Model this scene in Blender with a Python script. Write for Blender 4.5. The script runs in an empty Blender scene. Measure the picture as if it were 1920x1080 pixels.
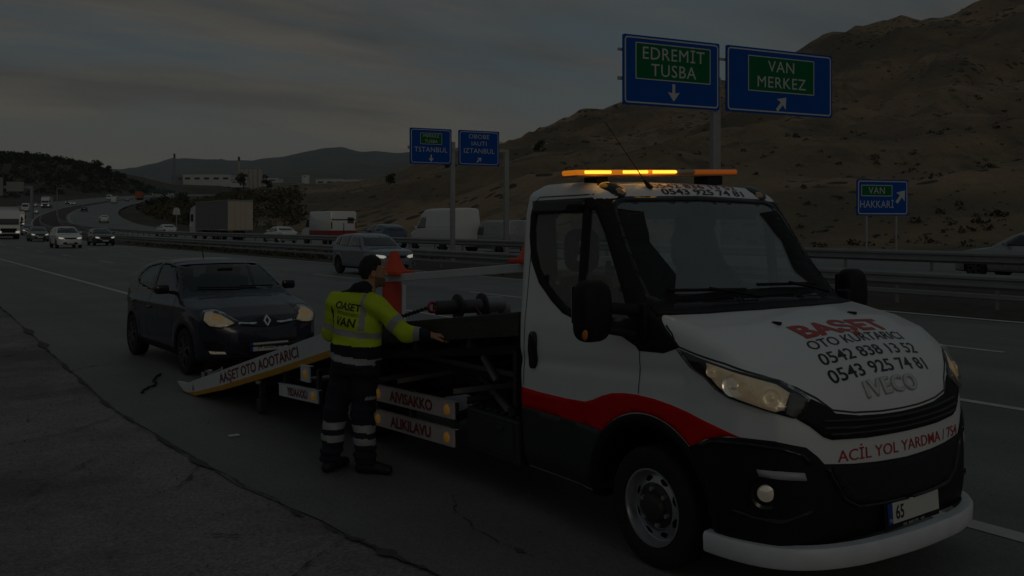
import bpy, bmesh, math, random
import numpy as np
from mathutils import Vector, Matrix, geometry
from mathutils import noise as mnoise
from mathutils.bvhtree import BVHTree
R = math.radians
random.seed(7)
scn = bpy.context.scene
COL = scn.collection

# ------------------------------------------------------------------ camera
CAM_H = 2.04
cam_d = bpy.data.cameras.new('camera')
cam = bpy.data.objects.new('camera', cam_d)
COL.objects.link(cam)
cam.location = (0, 0, CAM_H)
cam.rotation_euler = (R(90), 0, -math.atan2(.5677, .8232))
cam_d.sensor_width = 36
cam_d.lens = 36 * 1740 / 1920
cam_d.shift_y = -0.0625
cam_d.clip_start = .1
cam_d.clip_end = 20000
scn.camera = cam

# ------------------------------------------------------------------ world / sun / exposure
SUN_EL, SUN_AZ = R(19), R(188)          # azimuth clockwise from +Y
world = bpy.data.worlds.new('World')
scn.world = world
world.use_nodes = True
wn, wl = world.node_tree.nodes, world.node_tree.links
wn.clear()
w_out = wn.new('ShaderNodeOutputWorld')
w_bg = wn.new('ShaderNodeBackground')
w_sky = wn.new('ShaderNodeTexSky')
w_sky.sky_type = 'NISHITA'
w_sky.sun_disc = False
w_sky.sun_elevation = SUN_EL
w_sky.sun_rotation = SUN_AZ
w_sky.air_density = 1.2
w_sky.dust_density = 2.5
w_sky.ozone_density = 2.0
SKY_STR = .15
w_bg.inputs['Strength'].default_value = SKY_STR
w_tc = wn.new('ShaderNodeTexCoord')
w_sep = wn.new('ShaderNodeSeparateXYZ')
wl.new(w_tc.outputs['Generated'], w_sep.inputs[0])
# cloud layer: project the view direction on a flat layer so that clouds flatten towards the horizon
w_max = wn.new('ShaderNodeMath'); w_max.operation = 'MAXIMUM'; w_max.inputs[1].default_value = .0
wl.new(w_sep.outputs['Z'], w_max.inputs[0])
w_add = wn.new('ShaderNodeMath'); w_add.operation = 'ADD'; w_add.inputs[1].default_value = .16
wl.new(w_max.outputs[0], w_add.inputs[0])
w_div = wn.new('ShaderNodeVectorMath'); w_div.operation = 'DIVIDE'
w_cmb = wn.new('ShaderNodeCombineXYZ')
for i in range(3): wl.new(w_add.outputs[0], w_cmb.inputs[i])
wl.new(w_tc.outputs['Generated'], w_div.inputs[0]); wl.new(w_cmb.outputs[0], w_div.inputs[1])
w_map = wn.new('ShaderNodeMapping')
w_map.inputs['Rotation'].default_value = (0, 0, R(35))
w_map.inputs['Scale'].default_value = (.42, 1.15, .0)
w_map.inputs['Location'].default_value = (11.3, 8.21, 0)
wl.new(w_div.outputs[0], w_map.inputs[0])
w_n1 = wn.new('ShaderNodeTexNoise')
w_n1.inputs['Scale'].default_value = 1.0; w_n1.inputs['Detail'].default_value = 7
w_n1.inputs['Roughness'].default_value = .55; w_n1.inputs['Distortion'].default_value = .5
wl.new(w_map.outputs[0], w_n1.inputs['Vector'])
w_r1 = wn.new('ShaderNodeValToRGB')
w_r1.color_ramp.elements[0].position = .44; w_r1.color_ramp.elements[1].position = .60
wl.new(w_n1.outputs['Fac'], w_r1.inputs[0])
w_n2 = wn.new('ShaderNodeTexNoise')
w_n2.inputs['Scale'].default_value = 2.3; w_n2.inputs['Detail'].default_value = 5
wl.new(w_map.outputs[0], w_n2.inputs['Vector'])
w_cc = wn.new('ShaderNodeMix'); w_cc.data_type = 'RGBA'
w_cc.inputs['A'].default_value = (3.3, 3.4, 3.35, 1)
w_cc.inputs['B'].default_value = (6.7, 6.0, 4.95, 1)
w_r2 = wn.new('ShaderNodeValToRGB')
w_r2.color_ramp.elements[0].position = .38; w_r2.color_ramp.elements[1].position = .62
wl.new(w_n2.outputs['Fac'], w_r2.inputs[0]); wl.new(w_r2.outputs[0], w_cc.inputs['Factor'])
# an even high overcast veil over the clear sky, so the light stays soft
w_veil = wn.new('ShaderNodeMix'); w_veil.data_type = 'RGBA'
w_veil.inputs['Factor'].default_value = .86
w_veil.inputs['B'].default_value = (4.2, 5.25, 5.7, 1)
wl.new(w_sky.outputs[0], w_veil.inputs['A'])
w_mix = wn.new('ShaderNodeMix'); w_mix.data_type = 'RGBA'
w_fac = wn.new('ShaderNodeMath'); w_fac.operation = 'MULTIPLY'; w_fac.inputs[1].default_value = .88
wl.new(w_r1.outputs[0], w_fac.inputs[0])
wl.new(w_fac.outputs[0], w_mix.inputs['Factor'])
wl.new(w_veil.outputs['Result'], w_mix.inputs['A']); wl.new(w_cc.outputs['Result'], w_mix.inputs['B'])
# pale warm band near the horizon
w_hz = wn.new('ShaderNodeMapRange')
w_hz.inputs['From Min'].default_value = .0; w_hz.inputs['From Max'].default_value = .17
w_hz.inputs['To Min'].default_value = .95; w_hz.inputs['To Max'].default_value = .0
wl.new(w_sep.outputs['Z'], w_hz.inputs['Value'])
w_mh = wn.new('ShaderNodeMix'); w_mh.data_type = 'RGBA'
w_mh.inputs['B'].default_value = (6.9, 5.9, 4.4, 1)
wl.new(w_hz.outputs[0], w_mh.inputs['Factor']); wl.new(w_mix.outputs['Result'], w_mh.inputs['A'])
wl.new(w_mh.outputs['Result'], w_bg.inputs['Color'])
wl.new(w_bg.outputs[0], w_out.inputs['Surface'])

sun_d = bpy.data.lights.new('sun', 'SUN')
sun = bpy.data.objects.new('sun', sun_d)
COL.objects.link(sun)
sun_d.energy = .7
sun_d.angle = R(14)
sun_d.color = (1, .86, .68)
_sd = Vector((math.sin(SUN_AZ) * math.cos(SUN_EL), math.cos(SUN_AZ) * math.cos(SUN_EL), math.sin(SUN_EL)))
sun.rotation_euler = _sd.to_track_quat('Z', 'Y').to_euler()
sun.location = (0, -20, 30)

vs = scn.view_settings
scn.display_settings.display_device = 'sRGB'
vs.view_transform = 'Standard'; vs.look = 'None'; vs.gamma = 1; vs.use_curve_mapping = False
vs.exposure = -3.62
scn.cycles.use_denoising = True
scn.cycles.max_bounces = 8
scn.cycles.volume_bounces = 1
scn.cycles.transparent_max_bounces = 16

# ------------------------------------------------------------------ materials
MATS = {}
def mat(name, col, rough=.5, metal=0., var=0., vscale=8., bump=0., bscale=60., coat=0., spec=.5, emit=None, estr=0.):
    if name in MATS: return MATS[name]
    m = bpy.data.materials.new(name); m.use_nodes = True
    n, l = m.node_tree.nodes, m.node_tree.links
    b = n['Principled BSDF']
    b.inputs['Base Color'].default_value = (*col, 1)
    b.inputs['Roughness'].default_value = rough
    b.inputs['Metallic'].default_value = metal
    b.inputs['Coat Weight'].default_value = coat
    b.inputs['Coat Roughness'].default_value = .04
    b.inputs['Specular IOR Level'].default_value = spec
    if emit:
        b.inputs['Emission Color'].default_value = (*emit, 1)
        b.inputs['Emission Strength'].default_value = estr
    tc = n.new('ShaderNodeTexCoord')
    if var > 0:
        nz = n.new('ShaderNodeTexNoise'); nz.inputs['Scale'].default_value = vscale; nz.inputs['Detail'].default_value = 6
        l.new(tc.outputs['Object'], nz.inputs['Vector'])
        mx = n.new('ShaderNodeMix'); mx.data_type = 'RGBA'
        mx.inputs['A'].default_value = (*[c * (1 - var) for c in col], 1)
        mx.inputs['B'].default_value = (*[min(1, c * (1 + var)) for c in col], 1)
        l.new(nz.outputs['Fac'], mx.inputs['Factor']); l.new(mx.outputs['Result'], b.inputs['Base Color'])
        mr = n.new('ShaderNodeMapRange')
        mr.inputs['To Min'].default_value = max(0, rough - .12); mr.inputs['To Max'].default_value = min(1, rough + .12)
        l.new(nz.outputs['Fac'], mr.inputs['Value']); l.new(mr.outputs[0], b.inputs['Roughness'])
    if bump > 0:
        nb = n.new('ShaderNodeTexNoise'); nb.inputs['Scale'].default_value = bscale; nb.inputs['Detail'].default_value = 4
        l.new(tc.outputs['Object'], nb.inputs['Vector'])
        bp = n.new('ShaderNodeBump'); bp.inputs['Strength'].default_value = bump; bp.inputs['Distance'].default_value = .01
        l.new(nb.outputs['Fac'], bp.inputs['Height']); l.new(bp.outputs[0], b.inputs['Normal'])
    MATS[name] = m
    return m

def glass(name, tint=(.6, .68, .66), refl=1.0, rough=.02, ior=1.55, sheen=0.):
    if name in MATS: return MATS[name]
    m = bpy.data.materials.new(name); m.use_nodes = True
    n, l = m.node_tree.nodes, m.node_tree.links
    n.remove(n['Principled BSDF'])
    out = n['Material Output']
    tr = n.new('ShaderNodeBsdfTransparent'); tr.inputs[0].default_value = (*tint, 1)
    gl = n.new('ShaderNodeBsdfGlossy'); gl.inputs['Roughness'].default_value = rough
    gl.inputs['Color'].default_value = (refl, refl, refl, 1)
    fr = n.new('ShaderNodeFresnel')
    # the pane is a single sheet: same Fresnel curve from either face
    ge = n.new('ShaderNodeNewGeometry'); mr = n.new('ShaderNodeMapRange')
    mr.inputs['To Min'].default_value = ior; mr.inputs['To Max'].default_value = 1 / ior
    l.new(ge.outputs['Backfacing'], mr.inputs['Value']); l.new(mr.outputs[0], fr.inputs['IOR'])
    ms = n.new('ShaderNodeMixShader')
    l.new(fr.outputs[0], ms.inputs[0]); l.new(tr.outputs[0], ms.inputs[1]); l.new(gl.outputs[0], ms.inputs[2])
    if sheen > 0:                             # pale diffuse layer mixed in, stands in for sky reflected on the pane
        df = n.new('ShaderNodeBsdfDiffuse'); df.inputs[0].default_value = (.55, .56, .54, 1)
        nz = n.new('ShaderNodeTexNoise'); nz.inputs['Scale'].default_value = 3.; tc = n.new('ShaderNodeTexCoord'); l.new(tc.outputs['Object'], nz.inputs['Vector'])
        mp = n.new('ShaderNodeMapRange'); mp.inputs['To Min'].default_value = sheen * .5; mp.inputs['To Max'].default_value = sheen * 1.5; l.new(nz.outputs['Fac'], mp.inputs['Value'])
        m2 = n.new('ShaderNodeMixShader'); l.new(mp.outputs[0], m2.inputs[0]); l.new(ms.outputs[0], m2.inputs[1]); l.new(df.outputs[0], m2.inputs[2]); ms = m2
    l.new(ms.outputs[0], out.inputs['Surface'])
    MATS[name] = m
    return m

# ------------------------------------------------------------------ object helpers
def mk(name, verts, faces, m, parent=None, smooth=True, loc=None, midx=None):
    me = bpy.data.meshes.new(name)
    me.from_pydata([tuple(map(float, v)) for v in verts], [], [tuple(map(int, f)) for f in faces])
    me.update()
    if smooth: me.polygons.foreach_set('use_smooth', [True] * len(me.polygons))
    for mm in (m if isinstance(m, (list, tuple)) else [m]):
        me.materials.append(mm)
    if midx is not None: me.polygons.foreach_set('material_index', [int(i) for i in midx])
    o = bpy.data.objects.new(name, me); COL.objects.link(o)
    if parent is not None: o.parent = parent
    if loc is not None: o.location = loc
    return o

def tag(o, label=None, cat=None, group=None, kind=None):
    if label: o['label'] = label
    if cat: o['category'] = cat
    if group: o['group'] = group
    if kind: o['kind'] = kind
    return o

def empty(name, loc=(0, 0, 0), rz=0, label=None, cat=None, group=None):
    o = bpy.data.objects.new(name, None); COL.objects.link(o)
    o.empty_display_size = .2
    o.location = loc; o.rotation_euler = (0, 0, rz)
    return tag(o, label, cat, group)

def copy_tree(o, parent=None, cols=None):
    c = o.copy(); COL.objects.link(c)
    if parent is not None: c.parent = parent
    if cols and c.type == 'MESH':
        for s in c.material_slots:
            if s.material and s.material.name in cols:
                mm = cols[s.material.name]; s.link = 'OBJECT'; s.material = mm
    for ch in list(o.children): copy_tree(ch, c, cols)
    return c

class MB:
    """collects shapes and links them as one mesh object"""
    def __init__(s): s.v = []; s.f = []; s.mi = []; s.cur = 0; s.M = None
    def add(s, vs, fs, M=None):
        b = len(s.v)
        M = M if M is not None else s.M
        for p in vs: s.v.append(tuple(M @ Vector(p)) if M is not None else tuple(p))
        for f in fs: s.f.append(tuple(b + i for i in f)); s.mi.append(s.cur)
        return s
    def box(s, c, size, bev=0., rot=None):
        bm = bmesh.new()
        bmesh.ops.create_cube(bm, size=1)
        for v in bm.verts: v.co = Vector((v.co.x * size[0], v.co.y * size[1], v.co.z * size[2]))
        if bev > 0: bmesh.ops.bevel(bm, geom=list(bm.edges), offset=min(bev, min(size) * .45), segments=2, affect='EDGES', profile=.5)
        Mx = Matrix.Translation(c) @ (rot.to_4x4() if rot is not None else Matrix.Identity(4))
        bm.verts.index_update()
        s.addbm(bm, Mx); return s
    def addbm(s, bm, Mx=None):
        bm.verts.index_update()
        vs = [(Mx @ v.co) if Mx is not None else v.co for v in bm.verts]
        s.add(vs, [[v.index for v in f.verts] for f in bm.faces]); bm.free(); return s
    def bar(s, a, b, w, h, bev=0., up=(0, 0, 1)):
        a, b = Vector(a), Vector(b); d = b - a
        y = d.normalized(); x = y.cross(Vector(up))
        if x.length < 1e-4: x = Vector((1, 0, 0))
        x.normalize(); z = x.cross(y)
        rot = Matrix((x, y, z)).transposed()
        return s.box((a + b) / 2, (w, d.length, h), bev, rot)
    def tube(s, path, r, n=8, caps=True):
        P = [Vector(p) for p in path]; rs = r if isinstance(r, (list, tuple)) else [r] * len(P)
        vs, fs = [], []
        t0 = (P[1] - P[0]).normalized()
        a = Vector((0, 0, 1)) if abs(t0.z) < .9 else Vector((1, 0, 0))
        nx = t0.cross(a).normalized()
        for i, p in enumerate(P):
            t = (P[min(i + 1, len(P) - 1)] - P[max(i - 1, 0)]).normalized()
            nx = (nx - t * nx.dot(t)).normalized(); ny = t.cross(nx)
            for k in range(n):
                an = 2 * math.pi * k / n
                vs.append(p + (nx * math.cos(an) + ny * math.sin(an)) * rs[i])
        for i in range(len(P) - 1):
            for k in range(n):
                fs.append((i * n + k, i * n + (k + 1) % n, (i + 1) * n + (k + 1) % n, (i + 1) * n + k))
        if caps:
            fs.append(tuple(reversed(range(n)))); fs.append(tuple((len(P) - 1) * n + k for k in range(n)))
        return s.add(vs, fs)
    def lathe(s, prof, c=(0, 0, 0), axis='x', n=32, a0=0., a1=2 * math.pi, skip=None):
        """prof: (radius, height along axis)"""
        full = abs(a1 - a0 - 2 * math.pi) < 1e-6
        m = n if full else n + 1
        vs, fs = [], []
        for (r, h) in prof:
            for k in range(m):
                an = a0 + (a1 - a0) * k / n
                ca, sa = r * math.cos(an), r * math.sin(an)
                p = {'x': (h, ca, sa), 'y': (sa, h, ca), 'z': (ca, sa, h)}[axis]
                vs.append((p[0] + c[0], p[1] + c[1], p[2] + c[2]))
        for i in range(len(prof) - 1):
            for k in range(n):
                if skip and skip(i, k): continue
                k2 = (k + 1) % m
                fs.append((i * m + k, i * m + k2, (i + 1) * m + k2, (i + 1) * m + k))
        return s.add(vs, fs)
    def prism(s, poly, d0, d1, axes='yz'):
        """closed 2D outline extruded along the third axis from d0 to d1"""
        n = len(poly); vs = []
        for d in (d0, d1):
            for (a, b) in poly:
                vs.append({'yz': (d, a, b), 'xz': (a, d, b), 'xy': (a, b, d)}[axes])
        fs = [(i, (i + 1) % n, n + (i + 1) % n, n + i) for i in range(n)]
        tri = geometry.tessellate_polygon([[Vector((a, b, 0)) for a, b in poly]])
        for t in tri: fs.append(tuple(t)); fs.append(tuple(n + i for i in reversed(t)))
        return s.add(vs, fs)
    def ball(s, c, r, sx=1, sy=1, sz=1, n=2):
        bm = bmesh.new(); bmesh.ops.create_icosphere(bm, subdivisions=n, radius=r)
        return s.addbm(bm, Matrix.Translation(c) @ Matrix.Diagonal((sx, sy, sz, 1)))
    def build(s, name, m, parent=None, smooth=False, loc=None, fix=True):
        o = mk(name, s.v, s.f, m, parent, smooth, loc, s.mi if isinstance(m, (list, tuple)) else None)
        if fix:
            bm = bmesh.new(); bm.from_mesh(o.data)
            bmesh.ops.recalc_face_normals(bm, faces=list(bm.faces)); bm.to_mesh(o.data); bm.free()
        if smooth: smooth_by_angle(o)
        return o

def smooth_by_angle(o, ang=38):
    me = o.data
    bm = bmesh.new(); bm.from_mesh(me)
    for e in bm.edges:
        if len(e.link_faces) == 2: e.smooth = e.calc_face_angle(0) < R(ang)
    for f in bm.faces: f.smooth = True
    bm.to_mesh(me); bm.free()

# ------------------------------------------------------------------ signed distance bodies
def poly_sdf(x, y, poly):
    poly = np.asarray(poly, float); n = len(poly)
    d = np.full(x.shape, 1e9); s = np.ones(x.shape)
    for i in range(n):
        ax, ay = poly[i]; bx, by = poly[i - 1]
        ex, ey = bx - ax, by - ay
        wx, wy = x - ax, y - ay
        t = np.clip((wx * ex + wy * ey) / (ex * ex + ey * ey + 1e-12), 0, 1)
        dx, dy = wx - ex * t, wy - ey * t
        d = np.minimum(d, dx * dx + dy * dy)
        c1 = y >= ay; c2 = y < by; c3 = ex * wy > ey * wx
        flip = (c1 & c2 & c3) | (~c1 & ~c2 & ~c3)
        s = np.where(flip, -s, s)
    return s * np.sqrt(d)
def smax(a, b, k):
    h = np.maximum(k - np.abs(a - b), 0) / k
    return np.maximum(a, b) + h * h * k * .25
def smin(a, b, k): return -smax(-a, -b, k)

def surface_nets(f, lo, hi, h, newton=2):
    lo, hi = np.array(lo, float), np.array(hi, float)
    n = np.ceil((hi - lo) / h).astype(int) + 1
    ax = [lo[i] + h * np.arange(n[i]) for i in range(3)]
    F = np.empty(tuple(n))
    for i in range(0, n[0], 16):
        X, Y, Z = np.meshgrid(ax[0][i:i + 16], ax[1], ax[2], indexing='ij')
        F[i:i + 16] = f(X, Y, Z)
    S = F < 0
    nc = n - 1
    cnt = np.zeros(tuple(nc)); acc = np.zeros(tuple(nc) + (3,))
    off = [(0, 0), (0, 1), (1, 0), (1, 1)]
    for a in range(3):
        b, c = [q for q in range(3) if q != a]
        sl0 = [slice(None)] * 3; sl1 = [slice(None)] * 3
        sl0[a] = slice(0, -1); sl1[a] = slice(1, None)
        f0, f1 = F[tuple(sl0)], F[tuple(sl1)]
        cr = S[tuple(sl0)] != S[tuple(sl1)]
        t = np.where(cr, f0 / np.where(cr, f0 - f1, 1), 0)
        for ob, oc in off:
            q = [slice(None)] * 3
            q[b] = slice(ob, ob + nc[b]); q[c] = slice(oc, oc + nc[c])
            crq = cr[tuple(q)]
            cnt += crq
            acc[..., a] += np.where(crq, t[tuple(q)], 0)
            acc[..., b] += crq * ob
            acc[..., c] += crq * oc
    act = cnt > 0
    idx = -np.ones(tuple(nc), int); idx[act] = np.arange(act.sum())
    I = np.argwhere(act)
    V = lo + h * (I + acc[act] / cnt[act][:, None])
    faces = []
    for a in range(3):
        b, c = (a + 1) % 3, (a + 2) % 3
        sl0 = [slice(None)] * 3; sl1 = [slice(None)] * 3
        sl0[a] = slice(0, -1); sl1[a] = slice(1, None)
        s0, s1 = S[tuple(sl0)], S[tuple(sl1)]
        E = np.argwhere(s0 != s1)
        if not len(E): continue
        ok = (E[:, b] > 0) & (E[:, b] < nc[b]) & (E[:, c] > 0) & (E[:, c] < nc[c])
        E = E[ok]
        def g(db, dc):
            q = E.copy(); q[:, b] -= db; q[:, c] -= dc
            return idx[q[:, 0], q[:, 1], q[:, 2]]
        Q = np.stack([g(1, 1), g(0, 1), g(0, 0), g(1, 0)], 1)
        inside = s0[E[:, 0], E[:, 1], E[:, 2]]
        Q[~inside] = Q[~inside][:, ::-1]
        faces.append(Q)
    Q = np.concatenate(faces)
    e = h * .2
    for _ in range(newton):
        x, y, z = V.T
        v0 = f(x, y, z)
        g = np.stack([f(x + e, y, z) - f(x - e, y, z), f(x, y + e, z) - f(x, y - e, z), f(x, y, z + e) - f(x, y, z - e)], 1) / (2 * e)
        st = -v0[:, None] * g / (np.sum(g * g, 1)[:, None] + 1e-6)
        ln = np.linalg.norm(st, axis=1, keepdims=True)
        V = V + st * np.minimum(1, h * .6 / (ln + 1e-9))
    return V, Q

def in_poly(x, y, poly):
    x = np.asarray(x); y = np.asarray(y)
    r = np.zeros(x.shape, bool); n = len(poly)
    for i in range(n):
        x0, y0 = poly[i]; x1, y1 = poly[i - 1]
        c = (y0 > y) != (y1 > y)
        r ^= c & (x < (x1 - x0) * (y - y0) / ((y1 - y0) if y1 != y0 else 1e-9) + x0)
    return r

def curve(pts, n=6, closed=True):
    """Catmull-Rom through 2D/3D points"""
    P = [np.array(p, float) for p in pts]; m = len(P); out = []
    for i in range(m if closed else m - 1):
        p0, p1, p2, p3 = (P[(i + k - 1) % m] if closed else P[min(max(i + k - 1, 0), m - 1)] for k in range(4))
        for j in range(n):
            t = j / n
            out.append(.5 * (2 * p1 + (p2 - p0) * t + (2 * p0 - 5 * p1 + 4 * p2 - p3) * t * t + (3 * p1 - 3 * p2 + p3 - p0) * t ** 3))
    if not closed: out.append(P[-1])
    return [tuple(p) for p in out]

SDF_OF = {}
def grow(pl, m):
    """push a 2D outline outwards by m"""
    P = np.array(pl, float); n = len(P)
    ar = sum(P[i - 1][0] * P[i][1] - P[i][0] * P[i - 1][1] for i in range(n)); s = 1 if ar > 0 else -1; out = []
    for i in range(n):
        a, b = P[i] - P[i - 1], P[(i + 1) % n] - P[i]
        na, nb = np.array((a[1], -a[0])) * s, np.array((b[1], -b[0])) * s
        q = na / (np.linalg.norm(na) + 1e-9) + nb / (np.linalg.norm(nb) + 1e-9); q /= np.linalg.norm(q) + 1e-9
        out.append(tuple(P[i] + q * m))
    return out
class Planar:
    D = 8
    def __init__(s, o, ex, ey):
        s.o, s.ex, s.ey = Vector(o), Vector(ex).normalized(), Vector(ey).normalized()
        s.n = s.ex.cross(s.ey).normalized()
    def ray(s, u, v): return s.o + s.ex * u + s.ey * v + s.n * 8, -s.n
class Cyl:
    D = 3
    """u = angle*1.0 around a vertical axis (0 = towards -y, negative towards -x), v = z"""
    def __init__(s, cx, cy): s.cx, s.cy = cx, cy
    def ray(s, u, v):
        d = Vector((math.sin(u), -math.cos(u), 0))
        return Vector((s.cx, s.cy, v)) + d * 4, -d
SIDE_N = Planar((0, 0, 0), (0, -1, 0), (0, 0, 1))     # seen from -x: u = -y
SIDE_F = Planar((0, 0, 0), (0, 1, 0), (0, 0, 1))      # seen from +x: u = +y
FRONT = Planar((0, 0, 0), (1, 0, 0), (0, 0, 1))       # seen from -y: u = x
BACK = Planar((0, 0, 0), (-1, 0, 0), (0, 0, 1))

def patch_geo(bvh, outline, proj, h=.03, off=.003, holes=(), skirt=.012):
    """fill a 2D outline, project it on the body, lift it by off and give it a skirt back to the body"""
    def res(pl):
        out = []
        for i in range(len(pl)):
            a, b = np.array(pl[i - 1], float), np.array(pl[i], float)
            k = max(1, int(math.ceil(np.linalg.norm(b - a) / h)))
            for j in range(k): out.append(a + (b - a) * j / k)
        return out
    loops = [res(outline)] + [res(q) for q in holes]
    pts, edges = [], []
    for lp in loops:
        b0 = len(pts)
        pts += [Vector((float(p[0]), float(p[1]))) for p in lp]
        edges += [(b0 + i, b0 + (i + 1) % len(lp)) for i in range(len(lp))]
    A = np.array(outline, float); lo, hi = A.min(0), A.max(0)
    gx, gy = np.meshgrid(np.arange(lo[0] + h * .5, hi[0], h), np.arange(lo[1] + h * .5, hi[1], h))
    gx, gy = gx.ravel(), gy.ravel()
    if len(gx):
        ok = in_poly(gx, gy, outline)
        for q in holes: ok &= ~in_poly(gx, gy, q)
        bp = np.array([(p.x, p.y) for p in pts])
        for x, y in zip(gx[ok], gy[ok]):
            if np.min((bp[:, 0] - x) ** 2 + (bp[:, 1] - y) ** 2) > (h * .4) ** 2: pts.append(Vector((x, y)))
    V2, E2, F2, *_ = geometry.delaunay_2d_cdt(pts, edges, [], 0, 1e-6)
    cx = np.array([sum(V2[i].x for i in f) / 3 for f in F2]); cy = np.array([sum(V2[i].y for i in f) / 3 for f in F2])
    ok = in_poly(cx, cy, outline)
    for q in holes: ok &= ~in_poly(cx, cy, q)
    F2 = [f for f, k in zip(F2, ok) if k]
    V, N = [], []
    for p in V2:
        o, d = proj.ray(p.x, p.y)
        hit, nr, _, _ = bvh.ray_cast(o, d)
        if hit is None:
            hit, nr, _, _ = bvh.find_nearest(o + d * proj.D)
        if nr.dot(d) > 0: nr = -nr
        V.append(hit); N.append(nr)
    f = SDF_OF.get(id(bvh))
    if f is not None:                       # settle on the exact surface, so the sheet is smooth
        P = np.array([tuple(v) for v in V]); e = .004
        for _ in range(3):
            x, y, z = P.T; v0 = f(x, y, z)
            g = np.stack([f(x + e, y, z) - f(x - e, y, z), f(x, y + e, z) - f(x, y - e, z), f(x, y, z + e) - f(x, y, z - e)], 1) / (2 * e)
            st = -v0[:, None] * g / (np.sum(g * g, 1)[:, None] + 1e-6)
            P = P + st * np.minimum(1, .012 / (np.linalg.norm(st, axis=1, keepdims=True) + 1e-9))
        g /= np.linalg.norm(g, axis=1, keepdims=True) + 1e-9
        V = [Vector(p) for p in P]; N = [Vector(q) for q in g]
    return V, N, F2

def patch(name, bvh, outline, proj, m, parent, h=.03, off=.003, holes=(), skirt=.012, smooth=True):
    V, N, F = patch_geo(bvh, outline, proj, h, off, holes)
    vs = [v + n * off for v, n in zip(V, N)]
    fs = []
    for f in F:
        a, b, c = (vs[i] for i in f)
        nn = (b - a).cross(c - a)
        fs.append(tuple(f) if nn.dot(N[f[0]]) > 0 else tuple(reversed(f)))
    if skirt > 0:
        cnt = {}
        for f in fs:
            for i in range(3):
                e = (f[i], f[(i + 1) % 3])
                cnt[e] = 1
        bd = [e for e in cnt if (e[1], e[0]) not in cnt]
        mp = {}
        for e in bd:
            for i in e:
                if i not in mp: mp[i] = len(vs); vs.append(V[i] - N[i] * skirt)
        for a, b in bd: fs.append((b, a, mp[a], mp[b]))
    return mk(name, vs, fs, m, parent, smooth)

# ------------------------------------------------------------------ lettering
def text_tris(s, size, bold=0., spacing=1., shear=0., align='CENTER'):
    c = bpy.data.curves.new('lettering', 'FONT'); c.body = s; c.size = size
    c.align_x = align; c.align_y = 'CENTER'; c.offset = bold * size; c.space_character = spacing; c.shear = shear
    c.resolution_u = 3
    o = bpy.data.objects.new('lettering', c); COL.objects.link(o)
    bpy.context.view_layer.update()
    me = o.evaluated_get(bpy.context.evaluated_depsgraph_get()).to_mesh()
    bm = bmesh.new(); bm.from_mesh(me)
    bpy.data.objects.remove(o); bpy.data.curves.remove(c)
    bmesh.ops.remove_doubles(bm, verts=list(bm.verts), dist=size * .002)
    bmesh.ops.triangulate(bm, faces=list(bm.faces))
    return bm

def text_on(name, bvh, s, size, proj, pos, m, parent, bold=.02, sx=1., rot=0., off=.004, h=.03, spacing=1., shear=0., arc=0., thick=0.):
    bm = text_tris(s, size, bold, spacing, shear)
    for _ in range(6):
        es = [e for e in bm.edges if e.calc_length() * max(1, sx) > h]
        if not es: break
        bmesh.ops.subdivide_edges(bm, edges=es, cuts=1)
        bmesh.ops.triangulate(bm, faces=[f for f in bm.faces if len(f.verts) > 3])
    ca, sa = math.cos(rot), math.sin(rot)
    for v in bm.verts:
        x, y = v.co.x * sx, v.co.y
        y += arc * x * x
        u, w = pos[0] + x * ca - y * sa, pos[1] + x * sa + y * ca
        o, d = proj.ray(u, w)
        if bvh is None: v.co = o + d * (proj.D - off)
        else:
            hit, nr, _, _ = bvh.ray_cast(o, d)
            if hit is None: hit, nr, _, _ = bvh.find_nearest(o + d * proj.D)
            if nr.dot(d) > 0: nr = -nr
            v.co = hit + nr * off
    if thick > 0:
        r = bmesh.ops.extrude_face_region(bm, geom=list(bm.faces))
        _, d = proj.ray(*pos)
        for g in r['geom']:
            if isinstance(g, bmesh.types.BMVert): g.co -= d * thick
        bmesh.ops.recalc_face_normals(bm, faces=list(bm.faces))
    me = bpy.data.meshes.new(name); bm.to_mesh(me); bm.free()
    me.materials.append(m)
    ob = bpy.data.objects.new(name, me); COL.objects.link(ob)
    if parent is not None: ob.parent = parent
    return ob
# ------------------------------------------------------------------ tow truck: cab shell
CAB_SIDE = [(-.90, .30), (-1.00, .34), (-1.045, .50), (-1.045, .66), (-1.03, .83), (-1.01, .97), (-.985, 1.06), (-.92, 1.19), (-.82, 1.305),
            (-.68, 1.40), (-.48, 1.465), (-.25, 1.505), (-.02, 1.535), (.16, 1.72), (.55, 2.215), (.60, 2.275), (.68, 2.325), (.85, 2.352), (1.05, 2.362),
            (1.30, 2.352), (1.42, 2.30), (1.435, 2.1), (1.40, 1.5), (1.36, .9), (1.34, .30)]
CAB_FRONT = [(.93, .28), (.985, .42), (1.0, .7), (1.0, 1.15), (.988, 1.35), (.968, 1.52), (.905, 2.12), (.885, 2.24), (.81, 2.355), (.4, 2.38)]
CAB_FRONT = CAB_FRONT + [(-x, z) for x, z in reversed(CAB_FRONT)]
CAB_PLAN = [(0, -1.08), (.45, -1.06), (.70, -.985), (.87, -.85), (.965, -.66), (1.02, -.40), (1.03, 0), (1.03, 1.5)]
CAB_PLAN = CAB_PLAN + [(-x, y) for x, y in reversed(CAB_PLAN[1:])]
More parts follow.
